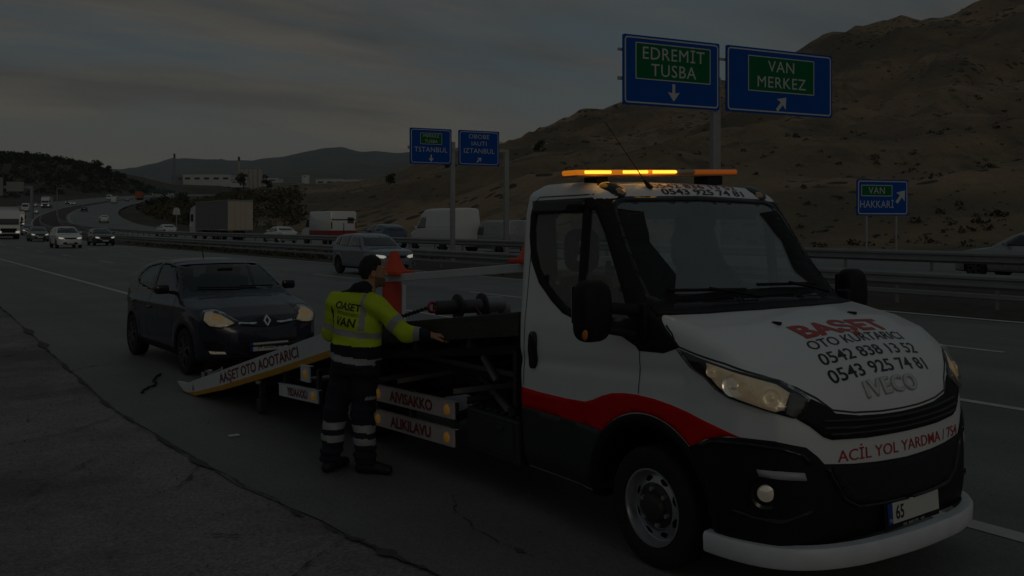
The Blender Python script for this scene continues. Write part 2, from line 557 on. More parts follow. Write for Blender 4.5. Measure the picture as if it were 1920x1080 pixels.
def cab_f(x, y, z):
    bow = np.interp(z, [1.25, 1.6, 2.2], [.16, .10, .06]) * np.clip((.9 - y) / .5, 0, 1)
    crown = np.interp(y, [-.9, -.2, .1, .6], [.05, .04, .02, .03])
    ys = y - bow * x * x
    zs = z + crown * x * x
    d = poly_sdf(ys, zs, CAB_SIDE)
    d = smax(d, poly_sdf(x, z, CAB_FRONT), .09)
    d = smax(d, poly_sdf(x, y, CAB_PLAN), .05)
    # fender swell and a shallow character line on the flank
    r = np.sqrt(y * y + (z - .36) ** 2)
    d -= .018 * np.exp(-((r - .56) / .10) ** 2) * (np.abs(x) > .6)
    d += .010 * np.exp(-((z - (1.16 - .06 * y)) / .05) ** 2) * (np.abs(x) > .8) * (y > -.3)
    # wheel arches
    arch = np.maximum(r - .485, .62 - np.abs(x))
    d = smax(d, -arch, .012)
    return d
cabV, cabF = surface_nets(cab_f, (-1.1, -1.14, .24), (1.1, 1.5, 2.44), .022)
cab_bvh = BVHTree.FromPolygons([Vector(v) for v in cabV], [tuple(f) for f in cabF]); SDF_OF[id(cab_bvh)] = cab_f
# ------------------------------------------------------------------ shared paints
def body_paint(name, col, coat=.6, rough=.35, dirt=.0, metal=0.):
    return mat(name, col, rough=rough, metal=metal, var=.05, vscale=3, coat=coat)
M_white = mat('truck_white_paint', (.74, .75, .76), rough=.42, var=.075, vscale=1.9, coat=.35)
M_red = mat('red_vinyl', (.62, .002, .004), rough=.5, var=.08, vscale=4, spec=.12)
M_black = mat('black_plastic', (.007, .007, .0075), rough=.6, var=.25, vscale=9, bump=.15, bscale=200, spec=.3)
M_gloss = mat('gloss_black', (.008, .008, .009), rough=.18, var=.1, vscale=4)
M_lowgrey = mat('dark_grey_paint', (.022, .025, .028), rough=.5, var=.3, vscale=5)
M_rubber = mat('tyre_rubber', (.012, .012, .012), rough=.85, var=.35, vscale=14, bump=.4, bscale=90)
M_steel = mat('rim_steel', (.42, .43, .45), rough=.36, metal=.7, var=.22, vscale=9)
M_dsteel = mat('dark_steel', (.055, .053, .050), rough=.55, metal=.5, var=.45, vscale=12, bump=.2, bscale=60)
M_galv = mat('galvanised_steel', (.34, .35, .35), rough=.5, metal=.55, var=.2, vscale=6)
M_chrome = mat('chrome', (.75, .75, .76), rough=.1, metal=1.)
M_badge = mat('badge_satin', (.62, .62, .60), rough=.35, metal=.3)
M_liner = mat('cabin_lining', (.06, .062, .064), rough=.85, var=.2, vscale=12)
M_seat = mat('seat_cloth', (.03, .032, .036), rough=.95, var=.3, vscale=40)
M_headrest = mat('headrest_trim', (.35, .35, .34), rough=.7)
M_blackvinyl = mat('black_vinyl', (.010, .010, .011), rough=.4)
M_redtext = mat('red_vinyl_lettering', (.44, .022, .022), rough=.4)
M_deepred = mat('dark_red_vinyl', (.20, .012, .016), rough=.45)
M_glass = glass('cab_glass', (.60, .66, .63), 1., ior=2.3, sheen=.11)
M_sideglass = glass('side_glass', (.66, .72, .69), .9, ior=1.8, sheen=.06)
M_lens = glass('lamp_lens', (.88, .87, .84), .85)
M_refl = mat('lamp_reflector', (.75, .66, .50), rough=.25, metal=.4, var=.35, vscale=16, bump=.5, bscale=24, emit=(1., .74, .44), estr=.42)
M_bowl = mat('lamp_bowl', (.80, .76, .68), rough=.16, metal=.8, emit=(1, .85, .62), estr=.34)
M_amberlens = mat('amber_lens', (.62, .20, .02), rough=.2, var=.2, vscale=30, coat=.5)
M_platew = mat('plate_white', (.62, .62, .58), rough=.45, var=.05, vscale=20)
M_plateb = mat('plate_blue', (.012, .045, .26), rough=.4)
M_gold = mat('yellow_edge_paint', (.50, .25, .02), rough=.5, var=.25, vscale=6)
M_board = mat('board_white', (.60, .62, .64), rough=.5, var=.12, vscale=5)
M_pinkboard = mat('reflective_board', (.50, .44, .42), rough=.45, var=.15, vscale=12)

# ------------------------------------------------------------------ wheels
def wheel(parent, c, rad, wid, rim_r, side, style='steel', rimmat=None, n=48):
    """side = -1 when the outer face looks towards -x"""
    g = empty('wheel', c); g.parent = parent
    t = MB(); h = wid / 2
    prof = [(rim_r, -h * .8), (rim_r + .02, -h * .95), (rad * .88, -h), (rad * .965, -h * .9), (rad, -h * .72), (rad, -h * .34), (rad * .985, -h * .30), (rad * .985, -h * .24), (rad, -h * .2),
            (rad, h * .2), (rad * .985, h * .24), (rad * .985, h * .30), (rad, h * .34), (rad, h * .72), (rad * .965, h * .9), (rad * .88, h), (rim_r + .02, h * .95), (rim_r, h * .8)]
    t.lathe(prof, axis='x', n=n)
    t.build('tyre', M_rubber, g, smooth=True)
    r = MB(); rm = rimmat or M_steel
    o = side
    if style == 'steel':
        pr = [(rim_r + .004, o * h * .82), (rim_r * 1.02, o * h * .93), (rim_r * .97, o * h * .93), (rim_r * .93, o * h * .72), (rim_r * .90, o * h * .40)] + [(rim_r * (.88 - .25 * t), o * h * (.38 + .22 * t ** .7)) for t in np.linspace(0, 1, 13)] + [(rim_r * .60, o * h * .40), (0.001, o * h * .40)]
        r.lathe(pr, axis='x', n=120, skip=lambda i, k: ((i - 11) / 3.6) ** 2 + ((k % 15 - 7) / 3.6) ** 2 < 1)
        r.build('rim', rm, g, smooth=True)
        hb = MB(); hb.lathe([(rim_r * .57, o * h * .41), (rim_r * .57, o * h * .5), (rim_r * .40, o * h * .62), (rim_r * .34, o * h * .95), (rim_r * .24, o * h * 1.02), (.001, o * h * 1.03)], axis='x', n=32)
        hb.lathe([(rim_r * .86, o * h * .2), (.001, o * h * .2)], axis='x', n=32)
        hb.build('hub', M_dsteel, g, smooth=True)
        nb = MB()
        for k in range(6):
            a = 2 * math.pi * k / 6 + .3
            nb.lathe([(.001, o * h * .78), (.014, o * h * .78), (.016, o * h * .45)], (0, rim_r * .47 * math.cos(a), rim_r * .47 * math.sin(a)), 'x', 6)
        nb.build('wheel_nut', M_galv, g)
    else:
        pr = [(rim_r + .004, o * h * .82), (rim_r * 1.0, o * h * .95), (rim_r * .93, o * h * .92), (rim_r * .9, o * h * .5), (rim_r * .9, o * h * .0), (.001, o * h * .0)]
        r.cur = 1; r.lathe(pr[3:], axis='x', n=40)
        r.cur = 0; r.lathe(pr[:4], axis='x', n=40)
        ns = 5
        for k in range(ns):
            for dk in (-.16, .16):
                a = 2 * math.pi * k / ns + dk; a2 = 2 * math.pi * k / ns + dk * 1.3
                p0 = (o * h * .82, rim_r * .12 * math.cos(a), rim_r * .12 * math.sin(a)); p1 = (o * h * .86, rim_r * .93 * math.cos(a2), rim_r * .93 * math.sin(a2))
                r.bar(p0, p1, rim_r * .15, .03, up=(1, 0, 0))
        r.lathe([(.001, o * h * .93), (rim_r * .17, o * h * .9), (rim_r * .2, o * h * .7)], axis='x', n=20)
        r.build('rim', [rm, M_black], g, smooth=True)
    return g

def strip_outline(pts, w):
    P = [np.array(p, float) for p in pts]; L, Rr = [], []
    for i, p in enumerate(P):
        t = P[min(i + 1, len(P) - 1)] - P[max(i - 1, 0)]; t = t / (np.linalg.norm(t) + 1e-9)
        nn = np.array((-t[1], t[0])) * w / 2
        L.append(tuple(p + nn)); Rr.append(tuple(p - nn))
    return L + Rr[::-1]

# ------------------------------------------------------------------ the tow truck
T = empty('tow_truck', (4.8, 4.08, 0), 0, 'white flatbed tow truck with a red side stripe, lettered hood and tilted bed', 'tow truck')
CY = Cyl(0, .2)
TOP = Planar((0, 0, 0), (1, 0, 0), (0, 1, 0))
def mir(pl): return [(-a, b) for a, b in reversed(pl)]
def sym(pl): return pl + [(-a, b) for a, b in reversed(pl) if abs(a) > 1e-6]
# window outlines: side in (s, z)
W_MAIN = [(1.265, 2.155), (.735, 2.165), (.715, 1.47), (.80, 1.475), (.93, 1.535), (1.06, 1.62), (1.18, 1.73), (1.245, 1.86), (1.275, 2.0)]
W_QUART = [(.665, 2.135), (.61, 2.13), (.50, 1.98), (.27, 1.60), (.20, 1.46), (.30, 1.43), (.50, 1.435), (.65, 1.445)]
W_FRAME = [(1.30, 2.205), (.66, 2.215), (.50, 2.12), (.36, 1.92), (.10, 1.60), (-.05, 1.475), (-.13, 1.42), (-.20, 1.372), (-.25, 1.333), (-.12, 1.285), (.09, 1.275),
           (.12, 1.30), (.36, 1.385), (.70, 1.405), (.86, 1.44), (1.0, 1.515), (1.16, 1.63), (1.27, 1.78), (1.315, 1.95), (1.325, 2.10)]
WS = sym([(0, 1.575), (-.45, 1.572), (-.80, 1.575), (-.865, 1.60), (-.80, 2.10), (-.765, 2.165), (-.70, 2.19), (0, 2.205)][::1])
WS_O = sym([(0, 1.53), (-.45, 1.525), (-.84, 1.51), (-.905, 1.53), (-.865, 1.82), (-.82, 2.12), (-.79, 2.19), (-.72, 2.222), (0, 2.238)])
REARWIN = sym([(0, 1.55), (-.60, 1.55), (-.64, 1.6), (-.62, 2.08), (-.58, 2.12), (0, 2.13)])
def cab_open():
    C = cabV[cabF].mean(1)
    nrm = np.cross(cabV[cabF[:, 2]] - cabV[cabF[:, 0]], cabV[cabF[:, 3]] - cabV[cabF[:, 1]])
    nrm /= np.linalg.norm(nrm, axis=1, keepdims=True) + 1e-9
    kill = np.zeros(len(cabF), bool)
    for w in (grow(W_MAIN, .022), grow(W_QUART, .022)): kill |= in_poly(C[:, 1], C[:, 2], w) & (np.abs(nrm[:, 0]) > .6)
    kill |= in_poly(C[:, 0], C[:, 2], grow(WS, .022)) & (nrm[:, 1] < -.3) & (C[:, 2] > 1.54) & (C[:, 1] > -.1)
    kill |= in_poly(C[:, 0], C[:, 2], REARWIN) & (nrm[:, 1] > .7) & (C[:, 1] > 1.2)
    return ~kill
keep = cab_open()
_C = cabV[cabF[keep]].mean(1)
_arch = (np.hypot(_C[:, 1], _C[:, 2] - .36) < .505) | (_C[:, 2] < .312)
_PIL = [(.70, 2.2), (.62, 2.06), (.36, 1.60), (.12, 1.40), (-.02, 1.40), (-.03, 1.47), (.0, 1.545), (.06, 1.64), (.42, 2.09), (.50, 2.185), (.56, 2.21)]
_arch |= in_poly(_C[:, 1], _C[:, 2], _PIL) & (np.abs(_C[:, 0]) > .74)
cab = mk('cab_body', cabV, cabF[keep], [M_white, M_black], T, midx=_arch.astype(int))
# inner lining, 35 mm inside the shell, with the same window openings
lv = cabV.copy(); e_ = .01
x_, y_, z_ = lv.T
gr = np.stack([cab_f(x_ + e_, y_, z_) - cab_f(x_ - e_, y_, z_), cab_f(x_, y_ + e_, z_) - cab_f(x_, y_ - e_, z_), cab_f(x_, y_, z_ + e_) - cab_f(x_, y_, z_ - e_)], 1)
gr /= np.linalg.norm(gr, axis=1, keepdims=True) + 1e-9
Cc = cabV[cabF].mean(1)
mk('cab_lining', lv - gr * .035, cabF[keep & (Cc[:, 2] > 1.0) & (Cc[:, 1] > -.35) & ~((gr[cabF].mean(1)[:, 1] < -.22) & (Cc[:, 2] > 1.5))][:, ::-1], M_liner, cab)

for sg, proj in ((-1, SIDE_N), (1, SIDE_F)):
    f = (lambda pl: [(-s, z) for s, z in pl]) if sg < 0 else (lambda pl: [(s, z) for s, z in pl])
    wf = patch('window_surround', cab_bvh, f(W_FRAME), proj, M_black, T, h=.03, off=.004, holes=[f(W_MAIN), f(W_QUART)], skirt=.03)
    patch('side_window', cab_bvh, f(W_MAIN), proj, M_sideglass, T, h=.05, off=-.008, skirt=0)
    patch('quarter_window', cab_bvh, f(W_QUART), proj, M_sideglass, T, h=.05, off=-.008, skirt=0)
    vis = [(1.30, 2.20), (.72, 2.205), (.735, 2.12), (1.28, 2.11)]
    patch('wind_deflector', cab_bvh, f(vis), proj, M_gloss, T, h=.05, off=.02, skirt=.004)
    # red stripe and the dark lower flank
    RED = [(1.345, .885), (1.1, .878), (.80, .880), (.60, .890), (.52, .915), (.42, .957), (.33, .985), (.22, 1.003), (.10, 1.012), (-.05, 1.010), (-.18, .998), (-.32, .976), (-.45, .945), (-.58, .915), (-.675, .893)]
    REDB = [(-.60, .888), (-.45, .845), (-.37, .79)] + [(-.555 * math.cos(a), .36 + .555 * math.sin(a)) for a in np.linspace(R(50), R(137), 12)] + [(.55, .742), (1.0, .745), (1.345, .748)]
    patch('red_stripe', cab_bvh, f(RED + REDB), proj, M_red, cab, h=.03, off=.0025, skirt=.004)
    LOW = [(1.345, .748), (1.0, .745), (.55, .742), (.40, .738), (.42, .64), (.475, .50), (.478, .33), (1.34, .33)]
    patch('lower_flank', cab_bvh, f(LOW), proj, M_lowgrey, cab, h=.03, off=.0045, skirt=.006)
    arc_o = [(-.548 * math.cos(a), .36 + .548 * math.sin(a)) for a in np.linspace(R(-5), R(185), 40)]
    arc_i = [(-.488 * math.cos(a), .36 + .488 * math.sin(a)) for a in np.linspace(R(185), R(-5), 40)]
    patch('arch_trim', cab_bvh, f(arc_o + arc_i), proj, M_black, T, h=.025, off=.012, skirt=.03)
    for ln in ([(.085, 1.275), (.085, 1.02)], [(1.285, 2.2), (1.285, .90)], [(.66, 2.235), (1.24, 2.23), (1.285, 2.2)]):
        patch('panel_gap', cab_bvh, f(strip_outline(ln, .007)), proj, M_blackvinyl, cab, h=.06, off=.002, skirt=.0)
    hd = curve([(1.13, 1.16), (1.135, 1.06), (1.17, 1.03), (1.205, 1.06), (1.21, 1.16), (1.205, 1.26), (1.17, 1.29), (1.135, 1.26)], 4)
    patch('door_handle', cab_bvh, f(hd), proj, M_gloss, T, h=.03, off=.022, skirt=.03)
    # mirror
    mo = empty('wing_mirror', (sg * 1.0, .2, 1.5)); mo.parent = T
    m = MB()
    Vm, Fm = surface_nets(lambda x, y, z: smax(smax(np.abs(x) - .115, np.abs(z) - .185, .09), smax(y - .085 - .0 * x, -.05 - y - .02 * np.cos(z * 8), .05), .06), (-.16, -.13, -.24), (.16, .15, .24), .02)
    mk('mirror_housing', Vm, Fm, M_black, mo, loc=(sg * .26, 0, .02))
    m.box((sg * .26, .088, .055), (.19, .006, .22), .002); m.build('mirror_glass', M_chrome, mo)
    a = MB(); a.bar((sg * -.02, -.12, .02), (sg * .22, .0, .04), .05, .07, .02); a.bar((sg * -.02, -.10, -.13), (sg * .2, .0, -.09), .045, .05, .015); a.box((sg * -.015, -.11, -.055), (.05, .12, .24), .02)
    a.build('mirror_arm', M_black, mo, smooth=True)
    ind = MB(); ind.ball((sg * .35, -.03, -.10), .03, .6, .8, 1.6); ind.build('turn_signal', M_amberlens, mo, smooth=True)

# windscreen, its black border, cowl, wipers
def patch_ws(*a, **k): return patch(*a, **k)
patch('windshield', cab_bvh, WS, FRONT, M_glass, T, h=.05, off=-.006, skirt=0)
patch('windshield_border', cab_bvh, WS_O, FRONT, M_gloss, T, h=.04, off=.003, holes=[WS], skirt=.02)
patch('rear_window', cab_bvh, mir(REARWIN), BACK, M_sideglass, T, h=.06, off=-.006, skirt=0)
COWL = sym([(0, -.225), (-.25, -.215), (-.64, -.14), (-.88, -.055), (-.93, .0), (-.90, .10), (-.5, .07), (0, .05)])
patch('cowl', cab_bvh, COWL, TOP, M_black, T, h=.04, off=.006, skirt=.01)
def on(proj, u, v, off):
    o, d = proj.ray(u, v); h, n, _, _ = cab_bvh.ray_cast(o, d)
    if h is None: h, n, _, _ = cab_bvh.find_nearest(o + d * proj.D)
    return h + n * off
for a, b, c in (((-.74, 1.615), (-.12, 1.60), (-.05, 1.545)), ((.02, 1.625), (.66, 1.61), (.74, 1.545))):
    w = MB()
    w.tube([on(FRONT, a[0] + (b[0] - a[0]) * t, a[1] + (b[1] - a[1]) * t, .022) for t in np.linspace(0, 1, 7)], .011, 6)
    mid = ((a[0] + b[0]) / 2, (a[1] + b[1]) / 2)
    w.tube([on(FRONT, *mid, .035), on(FRONT, mid[0] * .6 + c[0] * .4, mid[1] * .5 + c[1] * .5, .05), on(FRONT, *c, .035)], .012, 6)
    w.build('wiper', M_black, T, smooth=True)

# hood seam, grille, headlights
HOODE = [(-1.26, 1.445), (-1.205, 1.402), (-1.165, 1.338), (-1.06, 1.312), (-.90, 1.278), (-.74, 1.222), (-.603, 1.160), (-.509, 1.100), (-.44, 1.036), (-.32, 1.012), (-.15, 1.000), (0, .998)]
for sg in (-1, 1):
    pl = [(u * -sg, z) for u, z in HOODE]
    patch('panel_gap', cab_bvh, strip_outline(pl, .010), CY, M_blackvinyl, cab, h=.04, off=.002, skirt=0)
GR = sym([(0, .982), (-.15, .985), (-.30, .994), (-.43, 1.018), (-.50, 1.075), (-.552, 1.105), (-.585, 1.055), (-.618, 1.010), (-.56, .965), (-.50, .905), (-.46, .886), (-.28, .874), (0, .872)])
gr_o = patch('grille', cab_bvh, GR, CY, M_black, T, h=.03, off=.010, skirt=.02)
for z0, z1, e0 in ((.962, .985, .50), (.930, .950, .50), (.900, .915, .47)):
    pl = [(u, z0 + (z1 - z0) * (abs(u) / e0) ** 2) for u in np.linspace(-e0, e0, 21)]
    patch('grille_slat', cab_bvh, strip_outline(pl, .012), CY, M_dsteel, gr_o, h=.04, off=.026, skirt=.016)
HL = [(-1.150, 1.323), (-1.03, 1.292), (-.92, 1.266), (-.807, 1.236), (-.671, 1.186), (-.585, 1.130), (-.555, 1.098), (-.585, 1.045), (-.625, 1.010), (-.68, 1.030), (-.77, 1.062), (-.87, 1.096), (-.93, 1.135), (-.985, 1.19), (-1.06, 1.232)]
HLI = [(-.985, 1.270), (-.92, 1.255), (-.807, 1.222), (-.69, 1.178), (-.635, 1.135), (-.668, 1.06), (-.70, 1.045), (-.78, 1.075), (-.87, 1.108), (-.925, 1.15), (-.972, 1.205)]
HLBK = [(-.632, 1.138), (-.60, 1.125), (-.562, 1.092), (-.588, 1.046), (-.624, 1.016), (-.66, 1.035)]
M_lampgrey = mat('lamp_housing_grey', (.16, .155, .16), rough=.4, var=.1)
for sg in (-1, 1):
    q = lambda pl: pl if sg < 0 else mir(pl)
    hl = patch('headlight', cab_bvh, q(HL), CY, M_gloss, T, h=.03, off=.004, skirt=.006)
    patch('reflector', cab_bvh, q(HLI), CY, M_refl, hl, h=.02, off=.008, skirt=.003)
    patch('lamp_housing', cab_bvh, q(HLBK), CY, M_lampgrey, hl, h=.03, off=.009, skirt=.004)
    for (u, z, r) in ((-.86, 1.165, .062), (-.715, 1.115, .05), (-.955, 1.225, .035)):
        p = on(CY, u * -sg, z, .0); b = MB()
        d = Vector((math.sin(u * -sg), -math.cos(u * -sg), .25)).normalized()
        M4 = Matrix.Translation(p + d * .006) @ d.to_track_quat('Z', 'Y').to_matrix().to_4x4()
        b.M = M4; b.lathe([(r, .006), (r * .98, .014), (r * .85, .0105), (r * .6, .008), (r * .42, .008), (r * .40, .016), (r * .2, .020), (.001, .021)], axis='z', n=28)
        b.build('lamp_bowl', M_bowl if r > .055 else M_refl, hl, smooth=True)
    patch('headlight_lens', cab_bvh, q(HL), CY, M_lens, hl, h=.04, off=.030, skirt=.02)

# bumper
BP = sym([(0, .732), (-.20, .738), (-.352, .748), (-.505, .766), (-.538, .812), (-.583, .86), (-.70, .893), (-.829, .893), (-.945, .868), (-1.075, .785), (-1.03, .64), (-.985, .5), (-.975, .345), (-.8, .335), (-.5, .33), (0, .325)])
bump = patch('bumper', cab_bvh, BP, CY, M_black, T, h=.03, off=.010, skirt=.02)
M_mesh = mat('grille_mesh', (.006, .006, .006), rough=.6, bump=1., bscale=130)
LG = sym([(0, .722), (-.2, .728), (-.47, .752), (-.462, .70), (-.40, .575), (-.33, .530), (-.2, .522), (0, .52)])
patch('lower_grille', cab_bvh, LG, CY, M_mesh, bump, h=.03, off=.014, skirt=.004)
for sg in (-1, 1):
    q = lambda pl: [(u * -sg, z) for u, z in pl]
    patch('grille_edge', cab_bvh, strip_outline(q([(-.495, .75), (-.478, .70), (-.415, .572), (-.34, .520), (-.2, .511), (-.02, .509)]), .012), CY, M_gloss, bump, h=.04, off=.024, skirt=.014)
    patch('bumper_crease', cab_bvh, strip_outline(q([(-1.03, .80), (-.95, .845), (-.80, .862), (-.68, .855), (-.60, .82), (-.565, .77)]), .02), CY, M_gloss, bump, h=.04, off=.018, skirt=.01)
    patch('bumper_crease', cab_bvh, strip_outline(q([(-.86, .50), (-.78, .475), (-.66, .475), (-.56, .53)]), .02), CY, M_gloss, bump, h=.04, off=.022, skirt=.014)
    fs = q([(-.768, .735), (-.68, .738), (-.592, .730), (-.584, .690), (-.68, .695), (-.758, .700)])
    patch('daytime_light', cab_bvh, fs, CY, mat('light_strip', (.42, .43, .45), rough=.3), bump, h=.04, off=.016, skirt=.008)
    p = on(CY, .735 * sg, .615, .004); d = Vector((math.sin(.735 * sg), -math.cos(.735 * sg), 0))
    b = MB(); b.M = Matrix.Translation(p) @ d.to_track_quat('Z', 'Y').to_matrix().to_4x4()
    b.lathe([(.085, .004), (.082, .022), (.066, .016), (.06, .006), (.001, .006)], axis='z', n=28)
    fo = b.build('fog_lamp', M_gloss, T, smooth=True)
    b = MB(); b.M = Matrix.Translation(p) @ d.to_track_quat('Z', 'Y').to_matrix().to_4x4()
    b.lathe([(.046, .008), (.043, .020), (.02, .027), (.001, .028)], axis='z', n=24); b.build('fog_lens', M_bowl, fo, smooth=True)

# number plate: built flat, tilted with the bumper
PL = empty('number_plate', on(FRONT, .03, .455, .03)); PL.parent = T
b = MB(); b.box((0, .012, -.012), (.55, .016, .155), .006); b.build('plate_frame', M_black, PL)
b = MB(); b.box((.022, 0, .0), (.475, .008, .112), .003); b.build('plate_face', M_platew, PL)
b = MB(); b.box((-.238, -.001, 0), (.045, .009, .112), .003); b.build('plate_blue_strip', M_plateb, PL)
FP = lambda z: Planar((0, z, 0), (1, 0, 0), (0, 0, 1))
text_on('plate_digits', None, '65', .105, FP(-.0045), (-.145, -.002), M_blackvinyl, PL, bold=.018, sx=.82, off=.001, h=1)
text_on('plate_country', None, 'TR', .026, FP(-.006), (-.238, -.035), M_platew, PL, bold=.01, off=.001, h=1)
text_on('plate_dealer_text', None, '0543   BASET OTO    VAN', .019, FP(.004), (.0, -.078), M_platew, PL, bold=.0, off=.001, h=1)
PL.rotation_euler = (R(-4), 0, R(2))

# white lip under the bumper: swept along the front of the cab
lip = []
for x, y in ((-1.01, -.46), (-.995, -.62), (-.945, -.79), (-.855, -.915), (-.70, -1.015), (-.48, -1.08), (-.24, -1.105), (0, -1.115)): lip.append((x, y))
lip = lip + [(-x, y) for x, y in reversed(lip[:-1])]
lip = curve(lip, 4, closed=False)
vs, fs = [], []
sec = [(-.05, .236), (.002, .232), (.010, .245), (.014, .325), (.002, .343), (-.05, .346)]
for i, p in enumerate(lip):
    a = np.array(lip[min(i + 1, len(lip) - 1)]) - np.array(lip[max(i - 1, 0)]); a /= np.linalg.norm(a)
    nn = np.array((a[1], -a[0]))
    for o_, z in sec: vs.append((p[0] + nn[0] * o_, p[1] + nn[1] * o_, z))
ns = len(sec)
for i in range(len(lip) - 1):
    for k in range(ns): fs.append((i * ns + k, i * ns + (k + 1) % ns, (i + 1) * ns + (k + 1) % ns, (i + 1) * ns + k))
fs.append(tuple(range(ns))); fs.append(tuple((len(lip) - 1) * ns + k for k in reversed(range(ns))))
lo_ = MB(); lo_.add(vs, fs); lo_.build('front_lip', mat('lip_white', (.66, .68, .70), rough=.4, var=.18, vscale=7), T, smooth=True)

# lettering on the hood, the white band and the roof
HOODP = Planar((0, -.7, 1.37), (1, 0, 0), (0, .80, .60))
def htext(s, z, size, m, **k):
    # height on the hood given as z at the centre line
    o, d = HOODP.ray(0, 0)
    x0 = k.pop('x', .0); lo, hi = -1., 1.
    for _ in range(30):
        md = (lo + hi) / 2; o, d = HOODP.ray(-.04, md); h, *_ = cab_bvh.ray_cast(o, d)
        if h is None or h.z > z: hi = md
        else: lo = md
    return text_on('lettering', cab_bvh, s, size, HOODP, (x0, lo), m, cab, off=.003, h=.03, **k)
htext('BAŞET', 1.422, .198, M_redtext, bold=.035, sx=1.42, arc=-.03)
htext('OTO KURTARICI', 1.368, .098, M_blackvinyl, bold=.006, sx=1.22, arc=-.03)
htext('0542 838 13 52', 1.306, .107, M_blackvinyl, bold=.010, sx=1.36, arc=-.02)
htext('0543 925 74 81', 1.222, .110, M_blackvinyl, bold=.012, sx=1.36, arc=-.02)
htext('IVECO', 1.118, .118, M_badge, bold=.02, sx=1.34, spacing=1.12, arc=-.02, thick=.012, x=-.02)
text_on('lettering', cab_bvh, 'ACİL YOL YARDMA / 7S4', .086, CY, (.03, .792), M_redtext, cab, bold=.004, sx=.97, off=.003)
RT = Planar((0, .62, 2.28), (1, 0, 0), (0, .62, .78))
text_on('lettering', cab_bvh, '0542 836 13 52', .078, RT, (.06, .040), M_deepred, cab, bold=.012, sx=1.72, off=.003, h=.02)
text_on('lettering', cab_bvh, '0543 925 74 81', .078, RT, (.10, -.030), M_blackvinyl, cab, bold=.022, sx=1.72, off=.003, h=.02)
for x in (-.42, .37):
    p = on(TOP, x, -.47 if x < 0 else -.42, .004); b = MB(); b.box(p, (.028, .06, .018), .006); b.build('washer_jet', M_black, T)

# roof marker lamps, aerial, beacon bar
for sg in (-1, 1):
    ml = empty('marker_lamp', (sg * .70, .68, 2.262)); ml.parent = T; ml.rotation_euler = (R(28), R(-sg * 8), R(sg * 14))
    Vm, Fm = surface_nets(lambda x, y, z: np.sqrt((x / .115) ** 2 + (y / .105) ** 2 + (z / .05) ** 2) * .05 - .05, (-.13, -.12, -.07), (.13, .12, .07), .013)
    mk('lamp_base', Vm, Fm, M_gloss, ml)
    b = MB(); b.ball((-sg * .02, -.045, .012), .06, 1.05, .8, .6); b.build('lamp_lens_cover', mat('marker_lens', (.42, .24, .14), rough=.2, coat=.6), ml, smooth=True)
ae = MB(); ae.tube([(-.40, .62, 2.28), (-.425, .66, 2.34)], [.02, .012], 8); ae.tube([(-.425, .66, 2.34), (-.56, .92, 2.76)], [.004, .0025], 5)
ae.build('aerial', M_black, T, smooth=True)
LB = empty('beacon_bar', (-.14, .86, 2.368)); LB.parent = T; LB.rotation_euler = (0, R(-2.0), 0)
M_glow = mat('beacon_lit', (.8, .35, .02), rough=.3, emit=(1., .27, .01), estr=4.2)
M_hot = mat('beacon_bulb', (.9, .6, .1), rough=.3, emit=(1., .50, .035), estr=26.)
M_orange = mat('beacon_orange_lens', (.60, .16, .02), rough=.25, coat=.5, emit=(1., .22, .015), estr=1.4)
M_clear = mat('beacon_clear_lens', (.40, .30, .22), rough=.25, coat=.5)
b = MB(); b.box((0, 0, .02), (1.58, .18, .014), .006); b.build('beacon_base', mat('beacon_rim', (.45, .2, .08), rough=.4), LB)
def dome(x0, x1, m, nm):
    d = MB(); d.box(((x0 + x1) / 2, 0, .044), (x1 - x0, .17, .034), .012); return d.build(nm, m, LB, smooth=True)
gm = dome(-.785, .14, M_glow, 'beacon_lens'); dome(.145, .33, M_clear, 'beacon_lens'); dome(.335, .785, M_orange, 'beacon_lens')
for x in (-.60, -.26, .02):
    hb = MB(); hb.box((x, -.0, .045), (.24, .178, .022), .008); hb.build('beacon_bulb', M_hot, gm, smooth=True)
for x_, w_ in ((-.55, .10), (.55, .16)):
    b = MB(); b.box((x_, 0, -.02), (w_, .15, .07), .01); b.build('beacon_foot', M_black, LB)
for x in (-.62, -.12):
    l = bpy.data.lights.new('beacon_light', 'POINT'); l.energy = 3; l.color = (1, .45, .06); l.shadow_soft_size = .08
    lo2 = bpy.data.objects.new('beacon_light', l); COL.objects.link(lo2); lo2.parent = LB; lo2.location = (x, -.13, .085)

# cabin: seats, dashboard, wheel, mirror, visors
def seat(x, w):
    s = empty('seat', (x, .86, .95)); s.parent = T
    f = lambda X, Y, Z: smin(smax(smax(np.abs(X) - w / 2, np.abs(Z - .06) - .08, .06), np.abs(Y + .12) - .26, .06),
                             smax(smax(np.abs(X) - w / 2 * (1 - .25 * np.clip(Z - .3, 0, 1)), np.abs(Z - .36) - .36, .14), np.abs(Y - .16 - .18 * Z) - .07, .05), .05)
    V, F = surface_nets(f, (-w / 2 - .06, -.48, -.08), (w / 2 + .06, .50, .8), .03); mk('seat_cushion', V, F, M_seat, s)
    h = MB()
    f2 = lambda X, Y, Z: smax(smax(smax(np.abs(X) - .145, np.abs(Z) - .155, .10), np.abs(Y) - .05, .05), -np.minimum(smax(np.abs(X) - .06, np.abs(Z - .045) - .022, .02), smax(np.abs(X) - .075, np.abs(Z + .055) - .026, .02)), .02)
    V, F = surface_nets(f2, (-.19, -.09, -.2), (.19, .09, .2), .014); mk('headrest', V, F, M_seat, s, loc=(0, .315, .90))
for x, w in ((-.56, .5), (.50, .55)): seat(x, w)
b = MB(); b.box((0, .10, 1.33), (1.72, .42, .22), .08); b.box((0, .22, 1.16), (1.6, .30, .25), .06); b.box((.45, .16, 1.455), (.45, .22, .09), .04); b.build('dashboard', M_liner, T, smooth=True)
b = MB()
